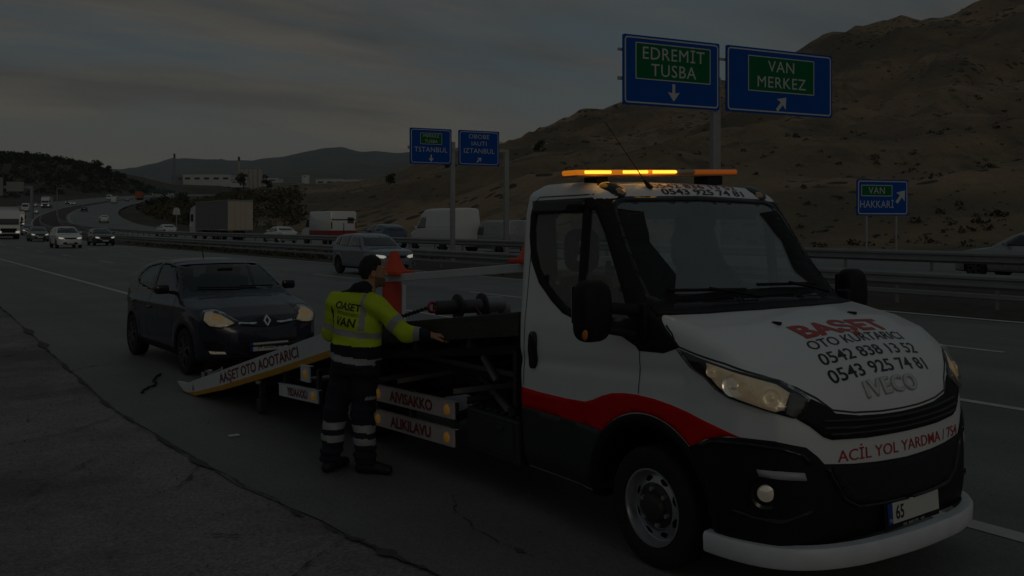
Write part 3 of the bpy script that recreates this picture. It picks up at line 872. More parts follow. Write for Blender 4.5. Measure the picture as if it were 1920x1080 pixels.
st = Matrix.Translation((.46, .50, 1.38)) @ Matrix.Rotation(R(-38), 4, 'X'); b.M = st
pts = [(.20 * math.cos(a), 0, .20 * math.sin(a)) for a in np.linspace(0, 2 * math.pi, 25)]
b.tube(pts, .016, 6); b.bar((-.19, 0, 0), (.19, 0, 0), .05, .03); b.bar((0, 0, 0), (0, 0, -.19), .05, .03); b.ball((0, 0, 0), .06, 1, .5, 1)
b.build('steering_wheel', M_black, T, smooth=True)
b = MB(); b.box((.0, .52, 2.06), (.25, .03, .075), .015); b.tube([(0, .52, 2.10), (0, .56, 2.19)], .012, 6); b.build('rear_view_mirror', M_black, T)
for x in (-.42, .42):
    b = MB(); b.box((x, .60, 2.13), (.5, .025, .13), .01, Matrix.Rotation(R(35), 3, 'X')); b.build('sun_visor', M_liner, T)
b = MB(); b.box((0, .35, .95), (1.75, 1.7, .06)); b.box((0, 1.27, 1.28), (1.7, .05, .5)); b.build('cabin_floor', M_liner, T)
# ------------------------------------------------------------------ chassis, running gear, tilted bed
for sg in (-1, 1): wheel(T, (sg * .885, -.01, .355), .358, .225, .225, sg)
for sg in (-1, 1):
    w_ = wheel(T, (sg * .90, 4.05, .355), .358, .225, .225, sg); w_ = wheel(T, (sg * .64, 4.05, .355), .358, .22, .225, sg)
ch = MB()
for sg in (-1, 1):
    ch.box((sg * .40, 3.6, .62), (.08, 5.2, .20), .01)
    ch.bar((sg * .46, 1.5, .78), (sg * .46, 5.9, .72), .07, .10, .01)
for y in (1.6, 2.3, 3.0, 3.7, 4.5, 5.3, 5.9): ch.box((0, y, .64), (.80, .07, .12), .01)
for sg in (-1, 1): ch.box((sg * .0, 4.05, .355), (1.5, .12, .12), .03)
ch.box((0, 0, .36), (1.5, .1, .1), .03)
# side frame carrying the marker boards, cross struts and hoses
for y in (2.25, 2.95, 3.6): ch.bar((-.46, y, .60), (-.985, y, .50), .05, .06); ch.bar((-.985, y, .27), (-.985, y, .62), .05, .05)
ch.bar((-.95, 1.5, .66), (-.10, 3.2, .72), .035, .04); ch.bar((-.90, 2.2, .645), (.3, 1.7, .70), .03, .04); ch.bar((-.2, 1.5, .75), (-.55, 3.9, .70), .04, .05)
ch.build('chassis_frame', M_dsteel, T)
M_strut = mat('lit_grey_steel', (.17, .165, .155), rough=.55, metal=.3, var=.5, vscale=7)  # paler than the chassis steel, so the struts look lit by colour
for a_, b_ in (((-.92, 1.6, .665), (-.20, 3.3, .74)), ((-.97, 2.3, .70), (.35, 1.85, .78)), ((-.95, 3.3, .64), (.2, 2.9, .80)), ((-.55, 1.5, .84), (-.58, 5.6, .78)), ((.55, 1.5, .84), (.5, 5.6, .78)), ((-.96, 3.65, .60), (.4, 3.65, .72))):
    b = MB(); b.bar(a_, b_, .035, .045, .006); b.build('frame_strut', M_strut, T)
hs = MB()
hs.tube(curve([(-.9, 2.2, .62), (-.7, 2.0, .69), (-.4, 2.05, .70), (-.1, 1.8, .74), (.2, 1.5, .72)], 5, False), .016, 6)
hs.tube(curve([(-.8, 2.3, .64), (-.5, 2.5, .72), (-.3, 2.2, .70), (0, 2.6, .75)], 5, False), .012, 6)
hs.tube(curve([(-.3, 1.5, .98), (-.2, 2.2, 1.0), (.1, 2.9, .9), (.3, 3.6, .82)], 5, False), .018, 6)
hs.build('hydraulic_hose', M_rubber, T, smooth=True)
cy_ = MB(); cy_.tube([(-.60, 2.22, .76), (-.60, 2.42, .93)], .034, 12); cy_.tube([(-.60, 2.42, .93), (-.60, 2.60, 1.08)], .020, 10)
cy_.build('hydraulic_cylinder', M_galv, T, smooth=True)
pn = MB(); pn.box((.82, 2.9, .66), (.04, 3.1, .52), .01); pn.box((.0, 1.62, .85), (1.7, .05, .50), .01); pn.box((0, 4.6, .45), (1.6, .06, .42)); pn.build('shade_panel', M_dsteel, T)  # added dark panels, block the view through so under the deck stays black
tr_ = MB(); tr_.box((-.25, 2.55, .96), (.55, .10, .03), .008, Matrix.Rotation(R(-24), 3, 'Z')); tr_.box((-.62, 2.98, .93), (.14, .1, .03), .006); tr_.build('support_bracket', M_galv, T)
# tool box step behind the cab
tb = MB(); tb.box((-.71, 1.74, .455), (.53, .72, .33), .02)
for k in range(7): tb.box((-.71, 1.44 + k * .1, .632), (.48, .035, .022), .006)
tb.box((-.980, 1.74, .46), (.012, .60, .24), .005); tb.box((-.99, 1.62, .53), (.02, .08, .045), .01)
tb.build('tool_box', M_lowgrey, T)

# amber marker boards along the side
def mboard(y0, y1, z0, z1, hgt, txt, x=-1.02, lamps=(0, 1), m=M_pinkboard):
    g = empty('marker_board', (x, (y0 + y1) / 2, (z0 + z1) / 2)); g.parent = T
    L = y1 - y0; g.rotation_euler = (math.atan2(z1 - z0, L), 0, 0)
    b = MB(); b.box((0, 0, 0), (.02, L, hgt), .004); b.box((.01, 0, hgt / 2 + .004), (.05, L + .02, .008), .002); b.build('board_panel', m, g)
    for e in lamps:
        yy = (L / 2 - .10) * (1 if e else -1)
        b = MB(); b.lathe([(.001, -.030), (.03, -.027), (.042, -.018), (.045, -.008)], (0, yy, 0), 'x', 20)
        b.build('marker_lamp', mat('amber_marker', (.60, .28, .05), rough=.25, coat=.4, emit=(1, .5, .06), estr=.35), g, smooth=True)
    if txt:
        P_ = Planar((0, 0, 0), (0, -1, 0), (0, 0, 1))
        text_on('lettering', None, txt, hgt * .92, P_, (0, 0), M_deepred, g, bold=.034, sx=(L - .42) / (len(txt) * hgt * .68), off=.0125, h=1)
mboard(2.20, 3.62, .565, .50, .135, 'AIVISAKKO')
mboard(2.20, 3.62, .345, .275, .135, 'ALIKILAVU')
mboard(4.10, 5.10, .415, .345, .12, 'YBDAAXXU', x=-1.36, lamps=(0,), m=M_board)
mboard(4.30, 4.52, .60, .59, .15, '', x=-1.36, lamps=(0,), m=M_board)
for y_, z_ in ((4.15, .34), (5.0, .28)):
    b = MB(); b.bar((-1.33, y_, z_), (-1.33, y_, .66), .04, .05); b.bar((-1.34, y_, .64), (-.4, y_, .66), .05, .06); b.build('board_bracket', M_dsteel, T)
b = MB()
b.bar((-1.36, 5.62, .05), (-1.36, 5.62, .40), .05, .07); b.box((-1.36, 5.62, .10), (.10, .10, .16), .02); b.bar((-1.36, 5.62, .40), (-.5, 5.62, .5), .05, .05)
b.build('rear_leg', M_dsteel, T)
b = MB(); b.ball((-1.40, 5.62, .36), .035); b.build('tail_lamp', mat('tail_lamp_clear', (.6, .6, .56), rough=.2, coat=.5), T, smooth=True)

# bed: Y is the world distance, lat the offset from its near edge
def bx(Y): return 3.85 - .12 * (Y - 5.5) - 4.8
def bz(Y): return float(np.interp(Y, [5.5, 8.0, 11.5], [1.36, 1.04, .07]))
def bp(Y, lat, dz=0.): return Vector((bx(Y) + lat, Y - 4.08, bz(Y) + dz))
BW = 2.2
dk = MB()
ys = list(np.linspace(5.5, 8.0, 9)) + list(np.linspace(8.0, 11.62, 13))[1:]
vs, fs = [], []
for Y in ys:
    th = float(np.interp(Y, [5.5, 8, 10.8, 11.62], [.13, .13, .10, .02]))
    for l_, dz in ((0, 0), (BW, 0), (BW, -th), (0, -th)): vs.append(bp(Y, l_, dz))
for i in range(len(ys) - 1):
    for k in range(4): fs.append((i * 4 + k, i * 4 + (k + 1) % 4, (i + 1) * 4 + (k + 1) % 4, (i + 1) * 4 + k))
fs += [(0, 1, 2, 3), tuple((len(ys) - 1) * 4 + k for k in (3, 2, 1, 0))]
dk.add(vs, fs)
for l_ in (.45, 1.75): dk.bar(bp(5.6, l_, -.2), bp(8.0, l_, -.2), .09, .16); dk.bar(bp(8.0, l_, -.2), bp(11.0, l_, -.13), .09, .14)
for Y in (6.1, 6.8, 7.5): dk.bar(bp(Y, .02, -.16), bp(Y, BW - .02, -.16), .06, .09)
M_deck = mat('deck_steel', (.060, .058, .055), rough=.42, metal=.55, var=.5, vscale=5, bump=.35, bscale=45)
bed = dk.build('tilt_bed', M_deck, T)
b = MB()
for l_ in (.03, BW - .03): b.bar(bp(5.5, l_, .02), bp(8.0, l_, .02), .06, .05, .008)
for l_ in (.55, .95, 1.35, 1.75): b.bar(bp(5.6, l_, .008), bp(8, l_, .008), .05, .016); b.bar(bp(8.0, l_, .008), bp(11.4, l_, .008), .05, .016)
b.build('deck_rail', M_dsteel, bed)
def sideboard(lat, sg, withtext):
    # white board with a yellow lower edge, tapering to the toe
    p = MB(); e = MB()
    for (mb, top, bot, ox) in ((p, .035, -.150, 0.), (e, -.152, -.215, -.014)):
        vs, fs = [], []
        st = [(8.0, 1.), (9.2, 1.), (10.4, .9), (11.15, .72), (11.45, .60), (11.74, .52)]
        for j, (Y, k) in enumerate(st):
            Yb = min(Y, 11.40) if bot < -.16 else min(Y, 11.52)
            Yt = Y if top > 0 else min(Y, 11.52)
            x_o = lat + (ox - .012) * (1 if sg < 0 else -1)
            x_i = lat + .03 * (1 if sg < 0 else -1)
            for (YY, xx, dz) in ((Yt, x_o, top * (1 if top > 0 else k)), (Yt, x_i, top * (1 if top > 0 else k)), (Yb, x_i, bot * k), (Yb, x_o, bot * k)):
                q = bp(YY, xx, dz); q.z = max(q.z, .012); vs.append(q)
        n_ = len(st)
        for i in range(n_ - 1):
            for k2 in range(4): fs.append((i * 4 + k2, i * 4 + (k2 + 1) % 4, (i + 1) * 4 + (k2 + 1) % 4, (i + 1) * 4 + k2))
        fs += [(0, 1, 2, 3), tuple((n_ - 1) * 4 + k2 for k2 in (3, 2, 1, 0))]
        mb.add(vs, fs)
    o = p.build('side_board', M_board, bed); e.build('yellow_edge', M_gold, o)
    return o
sb = sideboard(0, -1, True); sideboard(BW, 1, False)
a_, b_ = bp(8.2, -.012, -.055), bp(11.2, -.012, -.045)
ex = (a_ - b_).normalized(); nrm = Vector((-1, -.12, 0)).normalized(); ey = nrm.cross(ex) * 1
PB = Planar(bp(9.35, -.012, -.058), ex, ey)
text_on('lettering', None, 'AAŞET OTO AOOTARICI', .150, PB, (-.27, -.004), M_deepred, sb, bold=.018, sx=1.12, off=.004, h=1)
text_on('lettering', None, 'A', .10, PB, (-1.98, .0), M_deepred, sb, bold=.02, sx=.8, off=.004, h=1)
b = MB()
for Y in (10.95, 11.12): b.bar(bp(Y, .05, .02), bp(Y, .05, .11), .03, .03)
b.bar(bp(10.92, .05, .10), bp(11.0, .05, .10), .05, .025); b.bar(bp(10.6, .05, .07), bp(10.95, .05, .06), .015, .015); b.bar(bp(10.6, .05, .03), bp(10.6, .05, .09), .015, .015)
b.build('toe_catch', M_galv, bed)
# far rail on posts
rl = MB()
def rz(Y): return 1.68 - .085 * (Y - 6.9)
rl.bar((5.93 - 4.8, 6.6 - 4.08, rz(6.6)), (5.90 - 4.8, 11.62 - 4.08, rz(11.62)), .05, .10, .008)
rail = rl.build('side_rail', M_board, bed)
ps = MB(); ps.bar(bp(6.9, BW - .02, 0), (1.12, 6.9 - 4.08, rz(6.9)), .06, .06)
ps.build('rail_post', M_dsteel, bed)
ps = MB(); ps.bar((1.09, 11.45 - 4.08, .05), (1.09, 11.45 - 4.08, rz(11.4) - .05), .27, .06, .01); ps.build('rail_post', mat('red_reflective_post', (.50, .045, .02), rough=.4, var=.15), bed)
ps = MB(); ps.bar((1.27, 11.46 - 4.08, .05), (1.27, 11.46 - 4.08, rz(11.4) - .10), .07, .05, .01); ps.build('rail_post', M_board, bed)

# winch, drum lying across the bed
W = empty('winch', bp(6.95, .66, .0)); W.parent = T; W.rotation_euler = (0, 0, R(-4)); W.scale = (.74, .74, .74)
M_winch = mat('winch_black', (.06, .058, .055), rough=.45, var=.3, metal=.3)
b = MB(); b.box((0, 0, .03), (.62, .26, .05), .01)
for x in (-.155, .17): b.lathe([(.001, -.016), (.150, -.016), (.155, 0), (.150, .016), (.001, .016)], (x, 0, .19), 'x', 28); b.box((x, 0, .09), (.035, .20, .15), .008)
b.lathe([(.001, -.30), (.06, -.30), (.085, -.28), (.085, -.02), (.001, -.02)], (-.155, 0, .19), 'x', 24)
b.build('winch_frame', M_winch, W, smooth=True)
b = MB(); prof = []
for k in range(33): prof.append((.075 + (.008 if k % 2 else 0), -.145 + k * .30 / 32))
b.lathe(prof, (0, 0, .19), 'x', 24); b.cur = 1; b.tube(curve([(.02, -.07, .24), (.08, -.11, .12), (.16, -.20, .02)], 6, False), .009, 6)
b.build('winch_drum', [mat('steel_cable', (.16, .155, .145), rough=.5, metal=.5, var=.3, vscale=30), mat('cable_end', (.30, .12, .10), rough=.6)], W, smooth=True)
b = MB(); b.lathe([(.001, .30), (.07, .30), (.105, .27), (.11, .10), (.10, .02), (.001, .02)], (.17, 0, .19), 'x', 24); b.box((.30, 0, .13), (.12, .16, .14), .02); b.box((.52, .12, .10), (.24, .02, .16), .005)
b.build('winch_motor', mat('winch_motor_grey', (.34, .33, .31), rough=.4, metal=.5, var=.25), W, smooth=True)
b = MB()
pts = [(-.50 + .05 * math.cos(a), -.02, .20 + .055 * math.sin(a)) for a in np.linspace(R(20), R(330), 15)]
b.tube(pts, .018, 8); b.box((-.43, -.02, .19), (.08, .05, .07), .015); b.bar((-.43, -.02, .19), (-.34, 0, .17), .05, .05, .01)
b.build('winch_hook', mat('hook_red', (.28, .015, .03), rough=.4, metal=.3), W, smooth=True)
cn = MB()
for tgt in ((-.33, 6.88, -1.02), (-.80, 6.92, -1.02)):
    A, B_ = Vector((-.545, -.02, .20)), Vector(tgt)
    nl = int((B_ - A).length / .052)
    for k in range(nl):
        t = (k + .5) / nl; p = A.lerp(B_, t); p.z -= .10 * math.sin(math.pi * t)
        d = (B_ - A).normalized(); s_ = Vector((0, 0, 1)) if k % 2 else d.cross(Vector((0, 0, 1))).normalized()
        ring = [p + d * .034 * math.cos(a) + s_ * .017 * math.sin(a) for a in np.linspace(0, 2 * math.pi, 9)]
        cn.tube(ring, .0075, 5, False)
cn.build('winch_chain', M_dsteel, W, smooth=True)

# two traffic cones stowed on the rail
M_cone = mat('cone_orange', (.62, .06, .015), rough=.5, var=.12, vscale=8, bump=.1, bscale=40)
def cone(loc, s, label, rz=0.):
    g = empty('traffic_cone', loc, rz, label, 'traffic cone', 'orange cones stowed on the far rail of the tow truck')
    g.scale = (s, s, s)
    b = MB(); b.lathe([(.001, .36), (.055, .36), (.075, .34), (.100, .24), (.160, .11), (.205, .055), (.215, .03), (.001, .03)], axis='z', n=28)
    b.build('cone_body', M_cone, g, smooth=True)
    b = MB(); b.box((0, 0, .01), (.48, .48, .075), .02); b.build('cone_base', M_cone, g)
    return g
cone((5.90, 11.40, rz(11.40) + .07), .84, 'orange traffic cone on the rail end behind the man in the yellow jacket', .4)
cone((5.92, 8.24, rz(8.24) + .065), .72, 'orange traffic cone on the rail, half hidden by the rear edge of the white cab', .2)
# ------------------------------------------------------------------ ground, roads, hills
def rS(Y): return 5.4e-4 * max(0., Y - 95) ** 2
def rZ(Y): return float(np.interp(Y, [-100, 100, 150, 200, 290, 400, 570, 800, 1100], [0, 0, .45, 1.6, 5.0, 9.9, 18.5, 28, 36]))
# far relief: columns over the bearing, each with (depth, height) steps
def zz(d, v): return CAM_H - (v - 420) / 1740 * d
HK = [  # bearing u, start depth, then (depth, v) three steps
    (-700, 110, (280, 392), (450, 350), (650, 300)), (-200, 120, (300, 388), (450, 340), (650, 276)), (0, 150, (320, 386), (480, 345), (650, 292)), (60, 150, (340, 384), (500, 347), (660, 297)),
    (150, 150, (400, 380), (550, 350), (700, 307)), (240, 150, (450, 379), (600, 357), (750, 328)), (330, 130, (420, 386), (650, 361), (900, 350)),
    (420, 95, (190, 398), (600, 366), (900, 353)), (490, 80, (135, 392), (450, 364), (900, 351)), (560, 75, (118, 385), (420, 368), (880, 351)), (610, 72, (118, 386), (400, 369), (880, 350)), (700, 68, (118, 386), (330, 370), (720, 347)),
    (800, 62, (115, 374), (300, 346), (600, 313)), (880, 60, (115, 362), (290, 330), (570, 290)), (945, 58, (115, 352), (280, 312), (550, 272)), (1020, 56, (112, 345), (270, 298), (535, 249)),
    (1110, 54, (110, 340), (260, 288), (520, 225)), (1200, 52, (110, 332), (250, 280), (500, 204)), (1340, 50, (108, 322), (230, 268), (480, 186)), (1450, 48, (102, 320), (225, 245), (460, 150)),
    (1565, 47, (98, 332), (220, 228), (450, 97)), (1690, 45, (95, 345), (210, 208), (430, 74)), (1790, 44, (92, 338), (205, 196), (420, 56)), (1920, 42, (90, 326), (200, 178), (400, 13)), (2150, 41, (90, 310), (195, 160), (390, -60)), (2900, 40, (90, 300), (190, 150), (380, -80))]
_hu = [k[0] for k in HK]
def hill_params(u):
    g = lambda f: float(np.interp(u, _hu, [f(k) for k in HK]))
    d0 = g(lambda k: k[1])
    st = [(g(lambda k, i=i: k[i][0]), g(lambda k, i=i: zz(k[i][0], k[i][1]))) for i in (2, 3, 4)]
    return d0, st
def fbm(x, y, s, o=4):
    r, a, t = 0., 1., 0.
    for _ in range(o):
        r += a * mnoise.noise(Vector((x / s, y / s, 3.7))); t += a; a *= .5; s *= .5
    return r / t
def relief(X, Y):
    """height of the open land away from the roads"""
    cx, d = .8232 * X - .5677 * Y, .5677 * X + .8232 * Y
    if d < 20: return 0.
    u = 960 + 1740 * cx / d
    d0, st = hill_params(u)
    base = 0.
    px, pz = [d0 * .5, d0], [0., 0.]
    for dd, zv in st: px.append(dd); pz.append(zv)
    px += [st[2][0] * 1.25, st[2][0] * 2.2]; pz += [st[2][1] * .96, st[2][1] * .7]
    if d <= d0: return 0.
    # monotone smooth interpolation between the steps
    for i in range(1, len(px) - 1):
        if px[i] <= d <= px[i + 1]:
            t = (d - px[i]) / (px[i + 1] - px[i])
            m = lambda j: 0 if j <= 0 or j >= len(px) - 1 else min((pz[j] - pz[j - 1]) / (px[j] - px[j - 1]), (pz[j + 1] - pz[j]) / (px[j + 1] - px[j]), key=abs)
            L = px[i + 1] - px[i]; h00 = 2 * t ** 3 - 3 * t * t + 1; h10 = t ** 3 - 2 * t * t + t; h01 = 1 - h00; h11 = t ** 3 - t * t
            z = h00 * pz[i] + h10 * L * m(i) + h01 * pz[i + 1] + h11 * L * m(i + 1); break
    else: z = pz[-1]
    return z
def relief_n(X, Y):
    z = relief(X, Y)
    if z <= .05: return z
    cx, d = .8232 * X - .5677 * Y, .5677 * X + .8232 * Y
    u = 960 + 1740 * cx / d
    k = min(1, z / 8.)
    rough = float(np.interp(u, [600, 900], [.22, 1.]))
    wx, wy = X + 14 * fbm(X, Y, 60, 2), Y + 14 * fbm(X + 99, Y, 60, 2)
    ridge = 1 - 2 * abs(fbm(wx * .42 + 40, wy, 58, 4)); gul = 1 - 2 * abs(fbm(wx * .5 + 400, wy, 21, 3))
    z += k * rough * (13 * (ridge - .72) + 5.5 * (gul - .62) + 2.2 * fbm(X, Y, 14, 3)) * min(1, d / 200)
    return z
def road_band(X, Y): return X - rS(Y)
def ground_z(X, Y):
    o = road_band(X, Y)
    zr = rZ(Y) + float(np.interp(o, [20, 26, 60], [0, .40, .55]))
    if -22 < o < 42 or Y < 40 and o < 42: hz = 0.
    else: hz = 1.
    z = relief_n(X, Y)
    if Y > 95 or o > 42:
        w = float(np.clip(((-22 - o) if o < 10 else (o - 42)) / 26., 0, 1)); w = w * w * (3 - 2 * w)
        return zr * (1 - w) + max(z, zr if z < zr and False else z) * w
    return zr + 0 * hz
M_asph = mat('asphalt', (.105, .102, .097), rough=.75)
def ground_material(name, c0, c1, c2, s1, s2, rough=.9, bump=.6, bs=70, speck=0., bd=.02, big=None, scrub=None, tracks=0.):
    m = bpy.data.materials.new(name); m.use_nodes = True; MATS[name] = m
    n, l = m.node_tree.nodes, m.node_tree.links; b = n['Principled BSDF']
    tc = n.new('ShaderNodeTexCoord')
    def noise(s, d=6, r=.6):
        q = n.new('ShaderNodeTexNoise'); q.inputs['Scale'].default_value = s; q.inputs['Detail'].default_value = d; q.inputs['Roughness'].default_value = r
        l.new(tc.outputs['Object'], q.inputs['Vector']); return q
    def ramp(q, a, z):
        r = n.new('ShaderNodeMapRange'); r.inputs['From Min'].default_value = a; r.inputs['From Max'].default_value = z
        l.new(q.outputs['Fac'], r.inputs['Value']); return r
    def mix(f, A, B):
        x = n.new('ShaderNodeMix'); x.data_type = 'RGBA'
        l.new(f.outputs[0], x.inputs['Factor'])
        for nm, v in (('A', A), ('B', B)):
            if isinstance(v, tuple): x.inputs[nm].default_value = (*v, 1)
            else: l.new(v.outputs['Result'], x.inputs[nm])
        return x
    a = mix(ramp(noise(s1), .35, .65), c0, c1)
    a = mix(ramp(noise(s2, 8, .7), .50, .68), a, c2)
    if big: a = mix(ramp(noise(big[1], 5, .6), .47, .60), a, big[0])
    if tracks:                               # worn wheel paths along the lanes
        mp_ = n.new('ShaderNodeMapping'); mp_.inputs['Scale'].default_value = (.85, .022, 1); l.new(tc.outputs['Object'], mp_.inputs[0])
        qn = noise(1., 3, .5); l.new(mp_.outputs[0], qn.inputs['Vector'])
        tr0 = n.new('ShaderNodeMapRange'); tr0.inputs['From Min'].default_value = .35; tr0.inputs['From Max'].default_value = .65; tr0.inputs['To Min'].default_value = 0; tr0.inputs['To Max'].default_value = tracks
        l.new(qn.outputs['Fac'], tr0.inputs['Value']); a = mix(tr0, a, (.088, .087, .086))
    if scrub:                                # small dark bushes dotted in clusters
        vo = n.new('ShaderNodeTexVoronoi'); vo.inputs['Scale'].default_value = scrub[1]; l.new(tc.outputs['Object'], vo.inputs['Vector'])
        sc2 = n.new('ShaderNodeSeparateColor'); l.new(vo.outputs['Color'], sc2.inputs[0])
        th = n.new('ShaderNodeMath'); th.operation = 'MULTIPLY'; l.new(sc2.outputs[0], th.inputs[0])
        nm = ramp(noise(.03, 5, .6), .42, .62); l.new(nm.outputs[0], th.inputs[1])
        th2 = n.new('ShaderNodeMath'); th2.operation = 'MULTIPLY'; th2.inputs[1].default_value = .62; l.new(th.outputs[0], th2.inputs[0])
        lt_ = n.new('ShaderNodeMath'); lt_.operation = 'LESS_THAN'; l.new(vo.outputs['Distance'], lt_.inputs[0]); l.new(th2.outputs[0], lt_.inputs[1])
        a = mix(lt_, a, scrub[0])
    if speck > 0:
        vo = n.new('ShaderNodeTexVoronoi'); vo.inputs['Scale'].default_value = speck
        l.new(tc.outputs['Object'], vo.inputs['Vector'])
        hs_ = n.new('ShaderNodeSeparateColor'); l.new(vo.outputs['Color'], hs_.inputs[0])
        r = n.new('ShaderNodeMapRange'); r.inputs['From Min'].default_value = 0; r.inputs['From Max'].default_value = 1; r.inputs['To Min'].default_value = .70; r.inputs['To Max'].default_value = 1.30
        l.new(hs_.outputs[0], r.inputs['Value'])
        mm = n.new('ShaderNodeVectorMath'); mm.operation = 'SCALE'
        l.new(a.outputs['Result'], mm.inputs[0]); l.new(r.outputs[0], mm.inputs['Scale'])
        l.new(mm.outputs[0], b.inputs['Base Color'])
    else: l.new(a.outputs['Result'], b.inputs['Base Color'])
    b.inputs['Roughness'].default_value = rough
    nb = noise(bs, 5, .7); bp_ = n.new('ShaderNodeBump'); bp_.inputs['Strength'].default_value = bump; bp_.inputs['Distance'].default_value = bd
    l.new(nb.outputs['Fac'], bp_.inputs['Height']); l.new(bp_.outputs[0], b.inputs['Normal'])
    return m
M_land = ground_material('dry_grass_land', (.22, .158, .098), (.39, .265, .150), (.105, .084, .056), .03, .09, bump=1., bs=.55, bd=1.2, big=((.165, .122, .074), .017), scrub=((.055, .048, .03), .42))
M_olive = ground_material('olive_land', (.085, .078, .048), (.125, .105, .066), (.05, .048, .03), .03, .09, bump=1., bs=.5, bd=1., big=((.06, .058, .036), .02))
M_gravel = ground_material('gravel_verge', (.215, .206, .19), (.275, .262, .24), (.150, .143, .133), 1.1, .45, bump=.7, bs=45, speck=60, big=((.135, .128, .118), .35))
M_road = ground_material('road_asphalt', (.190, .187, .180), (.238, .233, .222), (.150, .148, .143), .5, .21, rough=.5, bump=.6, bs=120, speck=110, tracks=.5, big=((.165, .162, .155), .12))
M_median = ground_material('median_earth', (.066, .058, .046), (.088, .076, .056), (.040, .042, .028), .9, 2.2, bump=1., bs=14)
M_line = mat('road_paint', (.55, .54, .50), rough=.7, var=.38, vscale=3.5)
M_tar = mat('crack_tar', (.074, .071, .066), rough=.9, var=.45, vscale=9, bump=.8, bscale=60)

# terrain sheet in rings around the viewpoint
rings = list(np.arange(2, 47.5, 1.25)) + list(np.geomspace(48, 1300, 150))
NB = 420
az = np.linspace(-R(64), R(64), NB)      # bearing from the view direction
vs, fs = [], []
cf, sf = .8232, .5677
for d in rings:
    for a in az:
        cxx = d * math.tan(a) if abs(a) < 1.2 else d * math.tan(1.2) * np.sign(a)
        X, Y = .8232 * cxx + .5677 * d, -.5677 * cxx + .8232 * d
        o = road_band(X, Y)
        z = ground_z(X, Y)
        sink = .06 if Y < 90 else .06 + min(.9, (Y - 90) * .004)
        if -4 < o < 39.5: z -= (sink + (.05 if o > 17 else 0)) if o > 2.6 or Y > 90 else .03
        vs.append((X, Y, z))
nr_ = len(rings)
for i in range(nr_ - 1):
    for k in range(NB - 1): fs.append((i * NB + k, i * NB + k + 1, (i + 1) * NB + k + 1, (i + 1) * NB + k))
_mi = []
for i in range(nr_ - 1):
    for k in range(NB - 1):
        X, Y, z = vs[i * NB + k]; cxx, d = cf * X - sf * Y, sf * X + cf * Y
        u = 960 + 1740 * cxx / max(d, 1); _mi.append(1 if (u + 150 * fbm(X, Y, 60, 3) < 480 and d > 95) else 0)
tag(mk('terrain', vs, fs, [M_land, M_olive], midx=_mi), kind='structure')
# wide plain that reaches the horizon
b = MB(); b.add([(-3400, -900, -1.2), (5400, -900, -1.2), (5400, 5500, -1.2), (-3400, 5500, -1.2)], [(0, 1, 2, 3)])
tag(b.build('ground', M_land), kind='structure')
def ribbon(name, o0, o1, Y0, Y1, m, dz=0., step=4., oz=None, jag=0., kind=True, parent=None):
    n_ = max(2, int((Y1 - Y0) / step)); vs, fs = [], []
    for i in range(n_ + 1):
        Y = Y0 + (Y1 - Y0) * i / n_
        for k, o in enumerate((o0, o1)):
            j = jag * (mnoise.noise(Vector((Y * .9, k * 7, 1))) + .6 * mnoise.noise(Vector((Y * 3.1, k * 7, 4)))) if jag and k == 0 else 0.
            if jag and k == 0: o = float(np.interp(Y, [3.2, 4.7, 5.9, 7.4, 10.8, 14.4, 20, 27, 90], [2.9, 2.70, 2.52, 2.36, 2.2, 2.28, 2.45, 2.62, 2.6])); j *= .3
            z = rZ(Y) + dz + (oz(o) if oz else 0)
            vs.append((o + rS(Y) + j, Y, z))
    for i in range(n_): fs.append((i * 2, i * 2 + 1, i * 2 + 3, i * 2 + 2))
    ob = mk(name, vs, fs, m, parent, smooth=False)
    return tag(ob, kind='structure') if kind else ob
ribbon('gravel_verge', -30, 3.2, -14, 90, M_gravel, -.012, 1.)
ribbon('road', 2.35, 19.75, -14, 760, M_road, 0., .4, jag=.16)
ribbon('median', 19.75, 26.3, -14, 700, M_median, .0, 3, oz=lambda o: .40 if o > 25 else .01)
ribbon('opposite_road', 26.3, 39.0, -14, 700, M_road, .41, 3)
E0 = 6.15
ribbon('edge_line', 6.06, 6.24, -14, 420, M_line, .005, 3)
ribbon('edge_line', 19.36, 19.60, -14, 420, M_line, .012, 3)
ribbon('edge_line', 26.8, 26.97, -14, 420, M_line, .416, 3)
lm = MB()
for o, ph in ((10.40, 3.1), (14.80, 7.2)):
    Y = -11.5 + ph
    while Y < 330:
        for s0 in range(2):
            ya, yb = Y + s0 * 2, Y + s0 * 2 + 2
            lm.add([(o - .075 + rS(ya), ya, rZ(ya) + .005), (o + .075 + rS(ya), ya, rZ(ya) + .005), (o + .075 + rS(yb), yb, rZ(yb) + .005), (o - .075 + rS(yb), yb, rZ(yb) + .005)], [(0, 1, 2, 3)])
        Y += 12.0
tag(lm.build('lane_marking', M_line), kind='structure')
